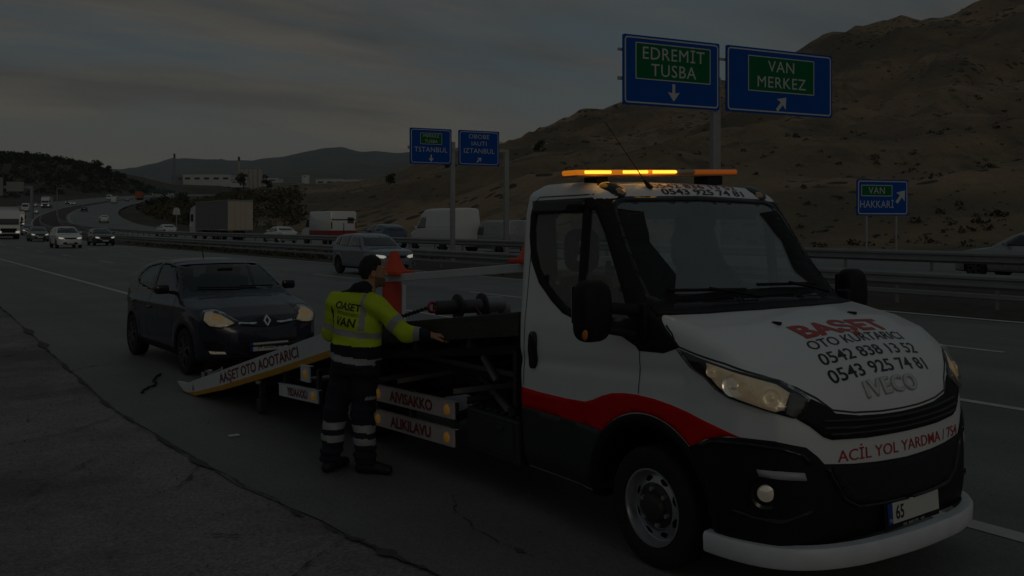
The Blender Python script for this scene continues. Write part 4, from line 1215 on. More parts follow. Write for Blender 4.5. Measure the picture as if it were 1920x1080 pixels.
# crack along the shoulder edge and its branches, with tar filling
def crack(pts, w, seed):
    rnd = random.Random(seed); P = curve(pts, 44, False); L = len(P); vs, fs = [], []
    for i, p in enumerate(P):
        a = np.array(P[min(i + 1, L - 1)]) - np.array(P[max(i - 1, 0)]); a /= np.linalg.norm(a) + 1e-9; nn = np.array((-a[1], a[0])); i0 = i; i = i / 3.1
        j = .035 * mnoise.noise(Vector((i * .33, seed, 0))) + .05 * mnoise.noise(Vector((i * .09, seed, 5)))
        ww = 1.15 * w * max(.02, mnoise.noise(Vector((i * .31, seed, 2))) * 1.3 + .30) * (.12 + 1.2 * abs(mnoise.noise(Vector((i * .23, seed, 9)))) * 1.6) * min(1, i / 4 + .1, (L - 1 - i0) / 12 + .1)
        for s_ in (-1, 1):
            e_ = s_ * ww / 2 + .022 * mnoise.noise(Vector((i0 * .55, seed, s_ * 5))); vs.append((p[0] + nn[0] * (j + e_), p[1] + nn[1] * (j + e_), .006))
    for i in range(L - 1): fs.append((i * 2, i * 2 + 1, i * 2 + 3, i * 2 + 2))
    return vs, fs
ck = MB()
for pts, w, sd in (([(2.62, 27), (2.45, 20), (2.28, 14.4), (2.2, 10.8), (2.36, 7.4), (2.52, 5.9), (2.70, 4.7), (2.9, 3.2)], .13, 1), ([(2.2, 10.6), (1.5, 9.9), (.9, 9.7), (.3, 9.3)], .09, 2), ([(2.25, 14.0), (2.7, 14.4), (3.1, 14.3)], .07, 3),
                   ([(2.2, 12.6), (1.2, 12.2), (.4, 12.4)], .06, 4), ([(2.3, 8.0), (1.9, 7.3)], .06, 6), ([(2.55, 5.6), (1.8, 4.9), (1.6, 4.4)], .04, 7), ([(1.15, 7.35), (1.38, 7.15)], .10, 8), ([(1.75, 6.2), (2.0, 6.0)], .08, 9), ([(1.9, 9.0), (1.2, 8.2), (.9, 7.6)], .05, 12), ([(2.0, 16.5), (1.2, 16.0), (.3, 16.6)], .07, 13), ([(3.6, 6.0), (3.3, 5.2), (3.35, 4.6)], .04, 14)):
    ck.add(*crack(pts, w, sd))
tag(ck.build('pavement_crack', M_tar), kind='structure')
# loose stones and chips on the verge
rnd = random.Random(3); st = MB()
for i in range(1500):
    X = rnd.uniform(-1.5, 2.9); Y = 3.0 + rnd.random() ** 1.6 * 16
    if X > 2.5 and rnd.random() < .5: continue
    r = rnd.uniform(.004, .013) * (1.8 if rnd.random() < .06 else 1)
    a = rnd.uniform(0, 6.28)
    st.add([(X + r * math.cos(a), Y + r * math.sin(a), -.004), (X + r * math.cos(a + 2), Y + r * math.sin(a + 2), -.004), (X + r * math.cos(a + 4.2), Y + r * math.sin(a + 4.2), -.004), (X, Y, r * .9)], [(0, 1, 3), (1, 2, 3), (2, 0, 3)])
tag(st.build('loose_gravel', mat('stone_chips', (.15, .14, .125), rough=.9, var=.4, vscale=20)), 'loose pale stone chips scattered over the gravel verge', 'gravel', kind='stuff')
lt = MB(); lt.box((2.86, 8.85, .012), (.10, .05, .012), .002)
tag(lt.build('litter', M_board), 'small white scrap of litter on the asphalt left of the man', 'litter')
sp = MB(); sp.tube([(x + .012 * math.sin(k * 1.7), y, .016) for k, (x, y) in enumerate(curve([(2.66, 11.7), (2.80, 12.0), (2.95, 12.2), (3.02, 12.6), (3.2, 13.0)], 5, False))], [.010 + .008 * abs(math.sin(k * .9)) for k in range(21)], 6)
tag(sp.build('tow_strap', M_rubber, smooth=True), 'dark strap lying on the asphalt beside the front wheel of the dark car', 'strap')

# far mountains
def mountain(name, d, pts, m, depth=1400):
    us = np.linspace(pts[0][0], pts[-1][0], 160); vs, fs = [], []
    K = 9
    for u in us:
        v = np.interp(u, [p[0] for p in pts], [p[1] for p in pts])
        for k in range(K):
            t = k / (K - 1); dd = d - depth * (1 - t); top = zz(d, v)
            X0 = (u - 960) / 1740 * dd
            X, Y = .8232 * X0 + .5677 * dd, -.5677 * X0 + .8232 * dd
            e = t * t * (3 - 2 * t)
            z = -5 + (top + 5) * e + (30 * fbm(X, Y, 420, 4) + 25 * (1 - 2 * abs(fbm(X, Y, 260, 3)))) * e * (1 if 0 < t < 1 else .35)
            vs.append((X, Y, z))
    for i in range(len(us) - 1):
        for k in range(K - 1): fs.append((i * K + k, (i + 1) * K + k, (i + 1) * K + k + 1, i * K + k + 1))
    return tag(mk(name, vs, fs, m), kind='structure')
M_mtn = ground_material('mountain_scrub', (.13, .13, .105), (.16, .15, .12), (.09, .095, .08), .004, .012, bump=0.)
mountain('far_mountain', 4200, [(-300, 345), (100, 336), (235, 322), (300, 306), (340, 300), (420, 304), (500, 303), (545, 295), (590, 288), (640, 284), (690, 288), (740, 294), (800, 292), (860, 300), (940, 312), (1100, 330), (1300, 340)], M_mtn)
mountain('far_mountain', 2600, [(-300, 362), (250, 352), (420, 340), (560, 334), (700, 322), (800, 318), (900, 328), (1100, 345)], M_mtn, 900)

# ------------------------------------------------------------------ guardrails
def guardrail(o, Y0, Y1, base, label, beam0, low=True, sp_=2.5, bh=1.):
    g = empty('guardrail', (o, Y0, base), 0, label, 'guardrail', 'guardrails along the median')
    n_ = int((Y1 - Y0) / 2.5); prof = [(a_, z_ * bh) for a_, z_ in [(0, 0), (-.02, .02), (-.075, .05), (-.075, .085), (-.02, .115), (-.02, .145), (-.075, .175), (-.075, .215), (-.02, .245), (0, .26)]]
    prof = prof + [(a + .006, z) for a, z in reversed(prof)]
    def sweep(pr, z0):
        mb = MB(); vs, fs = [], []; m_ = len(pr)
        for i in range(n_ + 1):
            Y = Y0 + (Y1 - Y0) * i / n_
            for a, z in pr: vs.append((a + rS(Y), Y - Y0, z + z0 + rZ(Y)))
        for i in range(n_):
            for k in range(m_): fs.append((i * m_ + k, i * m_ + (k + 1) % m_, (i + 1) * m_ + (k + 1) % m_, (i + 1) * m_ + k))
        return mb.add(vs, fs)
    sweep(prof, beam0).build('beam', M_rail, g, smooth=False)
    if low: sweep([(0, 0), (-.05, .02), (-.05, .11), (0, .13)], beam0 - .22).build('lower_rail', M_rail, g)
    pm = None; k = 0; Y = Y0 + .6
    while Y < Y1 and k < 98:
        if pm is None:
            mb = MB(); mb.box((.05, 0, (beam0 + .2) / 2), (.09, .055, beam0 + .24), .006); mb.box((.0, 0, beam0 + .13), (.06, .10, .2), .006)
            pm = mb.build('post', M_rail, g); c = pm
        else: c = pm.copy(); COL.objects.link(c); c.parent = g
        c.location = (rS(Y), Y - Y0, rZ(Y)); Y += sp_; k += 1
    return g
M_rail = mat('rail_zinc', (.30, .305, .30), rough=.55, metal=.4, var=.3, vscale=1.6)
guardrail(21.0, 3.0, 250, 0., 'grey double rail guardrail along the near side of the median', .53, bh=1.38)
guardrail(24.5, 3.0, 250, .30, 'higher grey guardrail on the far side of the median', .66, low=False, sp_=2.8, bh=1.3)

# ------------------------------------------------------------------ road signs
M_sblue = mat('sign_blue', (.001, .085, .42), rough=.6, var=.07, vscale=2, spec=.1)
M_sgreen = mat('sign_green', (.002, .15, .055), rough=.6, var=.06, vscale=2, spec=.1)
M_swhite = mat('sign_white', (.55, .58, .58), rough=.45)
M_sback = mat('sign_back', (.10, .11, .12), rough=.6, metal=.4)
def rrect(x0, z0, x1, z1, r, n=5):
    out = []
    for cx_, cz_, a0 in ((x1 - r, z0 + r, -90), (x1 - r, z1 - r, 0), (x0 + r, z1 - r, 90), (x0 + r, z0 + r, 180)):
        for k in range(n + 1): a = R(a0 + 90 * k / n); out.append((cx_ + r * math.cos(a), cz_ + r * math.sin(a)))
    return out
def ring(mb, x0, z0, x1, z1, r, w, y0, y1):
    A = rrect(x0, z0, x1, z1, r); B = rrect(x0 + w, z0 + w, x1 - w, z1 - w, max(.01, r - w)); n = len(A)
    vs = [(a, y, z) for y in (y0, y1) for pl in (A, B) for a, z in pl]
    fs = []
    for i in range(n):
        j = (i + 1) % n
        fs += [(i, j, n + j, n + i), (2 * n + i, 3 * n + i, 3 * n + j, 2 * n + j), (i, 2 * n + i, 2 * n + j, j), (n + i, n + j, 3 * n + j, 3 * n + i)]
    mb.add(vs, fs)
def arrow(mb, c, s, ang, y):
    pl = [(-.10, -.5), (.10, -.5), (.10, .02), (.34, .02) if False else (.42, -.04), (0, .5), (-.42, -.04), (-.10, .02)]
    ca, sa = math.cos(ang), math.sin(ang)
    mb.prism([(c[0] + (x * ca - z * sa) * s, c[1] + (x * sa + z * ca) * s) for x, z in pl], y, y - .006, 'xz')
def panel(root, x0, z0, x1, z1, y, green, glines, lines, arrows, border=.045, gscale=1.):
    b = MB(); b.prism(rrect(x0, z0, x1, z1, .06), y, y + .05, 'xz')
    p = b.build('sign_panel', M_sblue, root)
    b = MB(); ring(b, x0 + .06, z0 + .06, x1 - .06, z1 - .06, .12, border, y - .008, y + .01); b.build('border', M_swhite, p)
    PL_ = lambda yy: Planar((0, yy, 0), (1, 0, 0), (0, 0, 1))
    if green:
        gx0, gz0, gx1, gz1 = green
        b = MB(); b.prism(rrect(gx0, gz0, gx1, gz1, .03), y - .006, y + .01, 'xz'); gp = b.build('green_panel', M_sgreen, p)
        b = MB(); ring(b, gx0, gz0, gx1, gz1, .03, border * .7, y - .012, y); b.build('border', M_swhite, p)
        for s, px, pz, size, sx in glines: text_on('lettering', None, s, size, PL_(y - .008), (px, pz), M_swhite, p, bold=.0, sx=sx, off=.002, h=9, spacing=1.08)
    for s, px, pz, size, sx in lines: text_on('lettering', None, s, size, PL_(y), (px, pz), M_swhite, p, bold=.0, sx=sx, off=.003, h=9, spacing=1.05)
    for c, s, a in arrows:
        b = MB(); arrow(b, c, s, a, y - .001); b.build('arrow', M_swhite, p)
    return p
g1 = empty('road_sign', (23.0, 21.3, 0.1), R(-8.1), 'large blue twin panel sign reading EDREMIT TUSBA and VAN MERKEZ on one grey post', 'road sign')
b = MB(); b.box((.0, .22, 3.4), (.30, .22, 6.8), .02); b.build('post', M_galv, g1)
b = MB(); b.bar((-3.9, .10, 6.5), (5.0, .10, 6.5), .08, .10); b.bar((-3.9, .10, 7.4), (5.0, .10, 7.4), .06, .08); b.build('crossbar', M_galv, g1)
panel(g1, -3.78, 5.68, 0.0, 7.88, 0, (-3.32, 6.50, -.38, 7.66), [('EDREMİT', -1.85, 7.32, .56, 1.0), ('TUSBA', -1.85, 6.80, .56, 1.0)], [], [((-1.85, 6.14), .56, math.pi)])
panel(g1, .28, 5.68, 5.0, 7.88, 0, (1.20, 6.42, 4.15, 7.62), [('VAN', 2.67, 7.28, .54, 1.05), ('MERKEZ', 2.67, 6.74, .54, 1.05)], [], [((2.67, 6.05), .62, R(-42))])
g2 = empty('road_sign', (23.0, 38.3, 0.2), R(-8.1), 'smaller blue twin panel sign farther along the median with two posts', 'road sign')
b = MB(); b.box((.02, .16, 2.9), (.22, .18, 5.8), .02); b.build('post', M_galv, g2)
b = MB(); b.box((2.90, .16, 2.75), (.24, .20, 5.5), .02); b.build('post', M_galv, g2)
b = MB(); b.bar((-2.3, .06, 5.45), (2.95, .06, 5.45), .08, .14); b.build('crossbar', M_galv, g2)
panel(g2, -2.22, 4.68, -.10, 6.38, 0, (-1.70, 5.62, -.60, 6.16), [('MERKEZ', -1.15, 6.02, .21, 1.0), ('TUSBA', -1.15, 5.76, .21, 1.0)], [('TSTANBUL', -1.16, 5.36, .34, .98)], [((-1.15, 4.96), .34, math.pi)], .03)
panel(g2, .26, 4.68, 2.44, 6.38, 0, None, [], [('OBOBE', 1.35, 6.08, .30, 1.1), ('IAUTI', 1.35, 5.74, .30, 1.1), ('IZTANBUL', 1.35, 5.38, .34, 1.0)], [((1.35, 4.96), .34, R(-45))], .03)
g3 = empty('road_sign', (40.0, 26.6, .45), R(-16), 'blue roadside sign reading VAN HAKKARI on two thin posts below the hillside', 'road sign')
for x in (-.88, .86):
    b = MB(); b.box((x, .10, 1.9), (.10, .08, 3.6), .01); b.build('post', M_galv, g3)
panel(g3, -1.50, 2.0, 1.50, 3.72, 0, (-1.26, 2.92, .55, 3.46), [('VAN', -.35, 3.18, .46, 1.0)], [('HAKKARİ', -.35, 2.52, .50, .88)], [((1.05, 2.92), .78, R(-40))], .05)
# ------------------------------------------------------------------ cars and lorries
M_tint = mat('tinted_glass', (.015, .018, .018), rough=.06, coat=1.)
M_hlamp = mat('car_headlamp', (.55, .55, .52), rough=.15, coat=.8, var=.3, vscale=14)
M_hlit = mat('car_headlamp_lit', (.7, .66, .55), rough=.2, emit=(1, .93, .78), estr=3.)
M_tail = mat('car_tail_lamp', (.25, .01, .012), rough=.2, coat=.6)
M_alloy = mat('alloy', (.10, .10, .105), rough=.35, metal=.6)
CARK = {
 # side outline (y from the front, z), plan half outline (x, y), front half outline (x, z), axles, wheel radius
 'hatch': dict(L=4.0, side=[(.06, .20), (.0, .30), (-.01, .48), (.02, .62), (.07, .72), (.16, .79), (.45, .90), (.82, .985), (1.02, 1.02), (1.46, 1.27), (1.80, 1.43), (2.1, 1.485), (2.5, 1.50), (2.95, 1.475), (3.4, 1.39), (3.68, 1.28), (3.86, 1.05), (3.97, .88), (4.0, .6), (3.96, .32), (3.85, .22)],
   front=[(.78, .20), (.845, .34), (.86, .6), (.85, .8), (.80, .94), (.66, 1.36), (.58, 1.47), (.3, 1.52)], plan=[(0, -.02), (.4, .02), (.66, .14), (.80, .34), (.86, .75), (.87, 2.), (.86, 3.2), (.80, 3.7), (.62, 3.95), (.3, 4.0)], ax=(.82, 3.30), wr=.31,
   win=[(1.33, 1.03), (1.55, 1.22), (1.86, 1.375), (2.15, 1.405), (2.6, 1.40), (3.02, 1.34), (3.28, 1.23), (3.36, 1.16), (3.2, 1.105), (2.4, 1.03)], pil=[(2.42, 2.50)], ws=(1.06, 1.43, .70, .57), rw=(1.08, 1.38, .60, .50)),
 'suv': dict(L=4.5, side=[(.08, .24), (.0, .36), (-.01, .6), (.03, .78), (.08, .88), (.2, .98), (.6, 1.05), (1.0, 1.09), (1.18, 1.12), (1.62, 1.42), (1.9, 1.58), (2.3, 1.66), (2.9, 1.68), (3.6, 1.65), (4.1, 1.56), (4.3, 1.3), (4.43, 1.02), (4.48, .7), (4.44, .36), (4.3, .26)],
   front=[(.83, .24), (.91, .40), (.925, .7), (.915, .95), (.86, 1.1), (.70, 1.52), (.62, 1.63), (.3, 1.69)], plan=[(0, -.02), (.5, .03), (.74, .14), (.88, .38), (.925, .8), (.93, 2.2), (.92, 3.7), (.86, 4.2), (.66, 4.45), (.3, 4.5)], ax=(.90, 3.56), wr=.35,
   win=[(1.52, 1.13), (1.72, 1.36), (1.98, 1.52), (2.4, 1.575), (3.1, 1.575), (3.75, 1.53), (4.06, 1.44), (3.98, 1.22), (3.4, 1.15), (2.4, 1.12)], pil=[(2.62, 2.72), (3.48, 3.56)], ws=(1.16, 1.56, .74, .60), rw=(1.2, 1.54, .66, .56)),
 'sedan': dict(L=4.5, side=[(.06, .20), (.0, .30), (-.01, .48), (.02, .62), (.08, .72), (.2, .79), (.6, .88), (1.0, .94), (1.2, .97), (1.75, 1.28), (2.1, 1.42), (2.5, 1.45), (3.0, 1.42), (3.4, 1.30), (3.8, 1.07), (4.1, 1.03), (4.4, 1.0), (4.49, .8), (4.48, .4), (4.3, .24)],
   front=[(.78, .20), (.86, .34), (.88, .6), (.865, .8), (.81, .94), (.64, 1.34), (.56, 1.42), (.3, 1.46)], plan=[(0, -.02), (.45, .02), (.68, .14), (.82, .34), (.88, .8), (.885, 2.2), (.87, 3.7), (.80, 4.2), (.6, 4.46), (.3, 4.5)], ax=(.86, 3.5), wr=.31,
   win=[(1.62, 1.0), (1.95, 1.25), (2.2, 1.36), (2.6, 1.375), (3.0, 1.34), (3.3, 1.24), (3.6, 1.08), (3.2, 1.02), (2.4, .99)], pil=[(2.62, 2.70)], ws=(1.02, 1.37, .70, .56), rw=(1.1, 1.36, .60, .52)),
 'van': dict(L=5.6, side=[(.06, .28), (.0, .36), (-.02, .6), (.02, .8), (.1, .98), (.3, 1.12), (.7, 1.25), (.95, 1.32), (1.35, 1.85), (1.7, 2.3), (1.95, 2.5), (2.4, 2.57), (4.0, 2.6), (5.4, 2.58), (5.55, 2.5), (5.6, 1.4), (5.58, .5), (5.5, .3)],
   front=[(.92, .28), (.98, .5), (1.0, 1.0), (.99, 1.3), (.90, 2.2), (.86, 2.45), (.76, 2.57), (.4, 2.6)], plan=[(0, -.03), (.5, .02), (.76, .14), (.92, .4), (1.0, .9), (1.01, 2.), (1.01, 5.2), (.97, 5.58), (.4, 5.6)], ax=(.95, 4.35), wr=.36,
   win=[(1.16, 1.36), (1.52, 1.86), (1.75, 2.05), (2.35, 2.06), (2.35, 1.38)], pil=[], ws=(1.40, 2.16, .84, .74), rw=(1.55, 2.1, .80, .76)),
}
def car_f(K):
    fr = K['front'] + [(-x, z) for x, z in reversed(K['front'])]; pl = K['plan'] + [(-x, y) for x, y in reversed(K['plan'])]
    H = max(z for _, z in K['side'])
    def f(x, y, z):
        bow = np.where(y < K['L'] / 2, .12, -.10)
        d = poly_sdf(y - bow * x * x, z + .05 * x * x, K['side'])
        d = smax(d, poly_sdf(x, z, fr), .07); d = smax(d, poly_sdf(x, y, pl), .05)
        wl_ = .62 * H; d -= .010 * np.exp(-((z - .60 * H + .012 * y) / .035) ** 2) * (np.abs(x) > .5)
        for a in K['ax']:
            r = np.sqrt((y - a) ** 2 + (z - K['wr']) ** 2)
            d -= .012 * np.exp(-((r - K['wr'] - .10) / .06) ** 2) * (np.abs(x) > .55)
            d = smax(d, -np.maximum(r - K['wr'] - .045, .50 - np.abs(x)), .015)
        return d
    return f
KEEP = []
def build_car(kind, paint, label, cat, group=None, h=.05, detail=False, lit=True, open_=False):
    K = CARK[kind]; f = car_f(K); W = max(x for x, _ in K['front']); H = max(z for _, z in K['side'])
    nm = {'hatch': 'hatchback_car', 'suv': 'sport_utility_car', 'sedan': 'sedan_car', 'van': 'panel_van'}[kind]
    g = empty(nm, (0, 0, 0), 0, label, cat, group)
    V, Q = surface_nets(f, (-W - .1, -.1, .1), (W + .1, K['L'] + .1, H + .08), h)
    bvh = BVHTree.FromPolygons([Vector(v) for v in V], [tuple(q) for q in Q]); SDF_OF[id(bvh)] = f; KEEP.append(bvh)
    win = K['win']; z0, z1, wb, wt = K['ws']
    ws = sym([(0, z0), (-wb * .9, z0), (-wb, z0 + .03), (-wt, z1 - .03), (-wt * .9, z1), (0, z1 + .015)])
    z0r, z1r, wbr, wtr = K['rw']
    rw = sym([(0, z0r), (-wbr * .92, z0r), (-wbr, z0r + .03), (-wtr, z1r - .02), (0, z1r)])
    keepf = np.ones(len(Q), bool)
    wins = []
    if K['pil']:
        cuts = [min(p[0] for p in win) - .1] + [c for p in K['pil'] for c in p] + [max(p[0] for p in win) + .1]
        for i in range(0, len(cuts), 2):
            a, b = cuts[i], cuts[i + 1]
            P = []
            n_ = len(win)
            def clip(pl, side, c):
                out = []
                for j in range(len(pl)):
                    p, q = pl[j - 1], pl[j]
                    pi, qi = (p[0] - c) * side >= 0, (q[0] - c) * side >= 0
                    if pi != qi: t = (c - p[0]) / (q[0] - p[0]); out.append((c, p[1] + t * (q[1] - p[1])))
                    if qi: out.append(q)
                return out
            pl = clip(clip(win, 1, a), -1, b)
            if len(pl) > 2: wins.append(pl)
    else: wins = [win]
    Cn = V[Q].mean(1); nr = np.cross(V[Q[:, 2]] - V[Q[:, 0]], V[Q[:, 3]] - V[Q[:, 1]]); nr /= np.linalg.norm(nr, axis=1, keepdims=True) + 1e-9
    if open_:
        for w_ in wins: keepf &= ~(in_poly(Cn[:, 1], Cn[:, 2], grow(w_, .02 if len(w_) > 2 else 0)) & (np.abs(nr[:, 0]) > .5))
        keepf &= ~(in_poly(Cn[:, 0], Cn[:, 2], grow(ws, .0)) & (nr[:, 1] < -.25) & (Cn[:, 1] < K['L'] * .5))
        if kind != 'van': keepf &= ~(in_poly(Cn[:, 0], Cn[:, 2], rw) & (nr[:, 1] > .25) & (Cn[:, 1] > K['L'] * .6))
    arch = np.zeros(len(Q), bool)
    for a in K['ax']: arch |= (np.hypot(Cn[:, 1] - a, Cn[:, 2] - K['wr']) < K['wr'] + .052)
    arch |= Cn[:, 2] < .24
    body = mk('body', V, Q[keepf], [paint, M_black], g, midx=arch[keepf].astype(int))
    if open_:
        e_ = .01; x, y, z = V.T
        gr_ = np.stack([f(x + e_, y, z) - f(x - e_, y, z), f(x, y + e_, z) - f(x, y - e_, z), f(x, y, z + e_) - f(x, y, z - e_)], 1); gr_ /= np.linalg.norm(gr_, axis=1, keepdims=True) + 1e-9
        mk('cabin_lining', V - gr_ * .03, Q[keepf & (Cn[:, 2] > .62 * H - .1)][:, ::-1], M_liner, body)
        b = MB(); b.box((0, K['L'] * .52, .52), (1.35, K['L'] * .5, .06)); b.box((0, 1.25, .88), (1.4, .5, .14), .06); b.build('cabin_floor', M_liner, body)
        for sx in (-.36, .36):
            for yy in (1.98, 2.85):
                b = MB(); b.box((sx, yy, .62), (.46, .46, .16), .06); b.box((sx, yy + .24, .93), (.45, .12, .58), .05, Matrix.Rotation(R(-12), 3, 'X')); b.box((sx, yy + .31, 1.27), (.24, .09, .16), .04)
                b.build('seat', M_seat, g, smooth=True)
    G = M_carglass if open_ else M_tint; off = -.004 if open_ else .004
    for sg, pj in ((-1, SIDE_N), (1, SIDE_F)):
        fl = (lambda pl: [(-a, z) for a, z in pl]) if sg < 0 else (lambda pl: pl)
        for w_ in wins: patch('side_window', bvh, fl(w_), pj, G, g, h=h * 2, off=off, skirt=0 if open_ else .006)
        if detail:
            patch('window_trim', bvh, fl(win), pj, M_gloss, g, h=h, off=.003, holes=[fl(w_) for w_ in wins], skirt=.01)
        if kind in ('hatch', 'suv'):
            ya = K['ax']; patch('sill', bvh, fl([(ya[0] + K['wr'] + .06, .24), (ya[1] - K['wr'] - .06, .24), (ya[1] - K['wr'] - .06, .33), (ya[0] + K['wr'] + .06, .33)]), pj, M_black, body, h=h, off=.006, skirt=.01)
        for i, a in enumerate(K['ax']):
            wheel(g, (sg * (W - .115), a, K['wr']), K['wr'], .20, K['wr'] * .66, sg, 'alloy', M_alloy, n=28)
        m = MB(); my = win[0][0] + .18; mz = win[0][1] + .07
        m.box((sg * (W + .06), my, mz), (.19, .10, .13), .035); m.bar((sg * (W - .12), my - .02, mz - .05), (sg * (W + .02), my - .01, mz - .04), .05, .04)
        m.build('wing_mirror', M_gloss if detail else [paint][0], g, smooth=True)
        hy = [p for p in ((2.36, .80), (3.22, .84))] if kind != 'van' else [(2.2, 1.15)]
        for y_, z_ in hy:
            b = MB(); p = SIDE_F.ray(y_, z_ * H / 1.5) if sg > 0 else SIDE_N.ray(-y_, z_ * H / 1.5)
            hit, n_, *_ = bvh.ray_cast(*p)
            if hit: b.box(hit + n_ * .018, (.03, .17, .03), .01); b.build('door_handle', paint, g, smooth=True)
    patch('windshield', bvh, ws, FRONT, G, g, h=h * 2, off=off, skirt=0 if open_ else .006)
    if kind != 'van': patch('rear_window', bvh, mir(rw), BACK, G, g, h=h * 2, off=off, skirt=0 if open_ else .006)
    cy = Cyl(0, 1.05)
    Hh = H / 1.5 if kind != 'van' else 1.45
    if detail: return g, body, bvh, K
    hm = M_hlit if lit else M_hlamp
    hz = .70 * Hh
    ww = math.asin(min(.97, (W - .09) / 1.2))
    for sg in (-1, 1):
        q = lambda pl: [(u * -sg, z) for u, z in pl]
        patch('headlight', bvh, q([(-.78, hz + .07), (-.50, hz + .03), (-.42, hz - .03), (-.52, hz - .08), (-.74, hz - .05)]), cy, hm, g, h=h, off=.008, skirt=.01)
        tl = [(-W * .90, .66 * Hh), (-W * .70, .66 * Hh), (-W * .70, .84 * Hh), (-W * .90, .86 * Hh)] if kind != 'van' else [(-.96, .85), (-.87, .85), (-.87, 1.3), (-.96, 1.3)]
        patch('tail_light', bvh, [(a * -sg, z) for a, z in tl], BACK, M_tail, g, h=h, off=.008, skirt=.01)
    patch('grille', bvh, sym([(0, hz - .10), (-.36, hz - .08), (-.40, hz - .02), (-.36, hz + .02), (0, hz + .02)]), cy, M_black, g, h=h, off=.006, skirt=.006)
    patch('lower_grille', bvh, sym([(0, .30), (-.44, .31), (-.50, .40), (-.40, .46), (0, .47)]), cy, M_black, g, h=h, off=.006, skirt=.006)
    b = MB(); o_, d_ = FRONT.ray(0, .42); hit, *_ = bvh.ray_cast(o_, d_); b.box(hit + Vector((0, -.015, 0)), (.50, .012, .11), .002); b.build('number_plate', M_platew, g)
    o_, d_ = BACK.ray(0, .72 if kind == 'sedan' else .62); hit, *_ = bvh.ray_cast(o_, d_); b = MB(); b.box(hit + Vector((0, .012, 0)), (.50, .012, .11), .002); b.build('number_plate', M_platew, g)
    return g
M_carglass = glass('car_glass', (.42, .48, .46), 1.0)

# --- the dark car being recovered
M_navy = mat('navy_car_paint', (.012, .016, .036), rough=.28, var=.06, vscale=3, coat=.42)
CARK['hatch_close'] = CARK['hatch']
g, body, bvh, K = build_car('hatch', M_navy, 'dark blue hatchback with warm lit headlights standing at the foot of the tow bed ramp', 'car', h=.027, detail=True, open_=True)
car = g
cy = Cyl(0, 1.05)
def prb(pj, u, v, off=0.):
    o_, d_ = pj.ray(u, v); hit, n_, *_ = bvh.ray_cast(o_, d_)
    if hit is None: hit, n_, *_ = bvh.find_nearest(o_ + d_ * pj.D)
    return hit + n_ * off, n_
M_warmlamp = mat('lit_indicator', (.8, .5, .2), rough=.25, emit=(1., .55, .16), estr=.55, var=.3, vscale=12)
M_palelamp = mat('lit_side_lamp', (.8, .72, .55), rough=.25, emit=(1., .78, .46), estr=.30, var=.2, vscale=12)
for sg in (-1, 1):
    q = lambda pl: [(u * -sg, z) for u, z in pl]
    hl = patch('headlight', bvh, q([(-.86, .855), (-.74, .865), (-.60, .83), (-.47, .775), (-.36, .715), (-.44, .672), (-.56, .655), (-.70, .672), (-.80, .74)]), cy, M_gloss, g, h=.03, off=.005, skirt=.006)
    patch('reflector', bvh, q([(-.80, .83), (-.74, .838), (-.60, .805), (-.50, .765), (-.42, .715), (-.48, .685), (-.58, .673), (-.69, .69), (-.77, .75)]), cy, M_bowl if False else M_refl, hl, h=.025, off=.010, skirt=.003)
    patch('indicator', bvh, q([(-.70, .82), (-.60, .79), (-.54, .762), (-.57, .735), (-.64, .752), (-.70, .775)]), cy, M_warmlamp, hl, h=.03, off=.013, skirt=.003)
    patch('side_lamp', bvh, q([(-.83, .845), (-.74, .852), (-.71, .80), (-.78, .785)]), cy, M_palelamp, hl, h=.03, off=.013, skirt=.003)
    patch('headlight_lens', bvh, q([(-.86, .855), (-.74, .865), (-.60, .83), (-.47, .775), (-.36, .715), (-.44, .672), (-.56, .655), (-.70, .672), (-.80, .74)]), cy, M_lens, hl, h=.04, off=.024, skirt=.016)
    patch('chrome_bar', bvh, strip_outline(q([(-.37, .708), (-.25, .700), (-.14, .700)]), .022), cy, M_chrome, g, h=.03, off=.014, skirt=.01)
    patch('fog_surround', bvh, q([(-.80, .50), (-.60, .505), (-.52, .45), (-.56, .38), (-.76, .39)]), cy, M_black, body, h=.03, off=.006, skirt=.006)
    patch('fog_strip', bvh, q([(-.70, .365), (-.52, .355), (-.50, .325), (-.68, .332)]), cy, M_palelamp, g, h=.03, off=.014, skirt=.01)
    patch('tail_light', bvh, [(a * -sg, z) for a, z in [(-.80, .80), (-.62, .82), (-.64, .95), (-.76, 1.0)]], BACK, M_tail, g, h=.03, off=.008, skirt=.008)
    fl = (lambda pl: [(-a, z) for a, z in pl]) if sg < 0 else (lambda pl: pl)
    pj = SIDE_N if sg < 0 else SIDE_F
    for ln in ([(1.34, 1.0), (1.30, .80), (1.34, .36)], [(2.46, 1.02), (2.48, .36)], [(3.26, 1.08), (3.18, .80), (2.98, .62)]): patch('panel_gap', bvh, fl(strip_outline(ln, .008)), pj, M_blackvinyl, body, h=.05, off=.0015, skirt=0)
patch('upper_grille', bvh, sym([(0, .650), (-.16, .655), (-.34, .68), (-.36, .71), (-.2, .735), (-.10, .775), (0, .79)]), cy, M_gloss, g, h=.025, off=.008, skirt=.008)
patch('lower_grille', bvh, sym([(0, .30), (-.40, .305), (-.53, .34), (-.42, .44), (-.30, .485), (0, .49)]), cy, M_mesh, g, h=.03, off=.008, skirt=.008)
patch('bumper_lip', bvh, strip_outline([(u, .275 + .02 * u * u) for u in np.linspace(-.8, .8, 15)], .035), cy, M_black, body, h=.05, off=.012, skirt=.01)
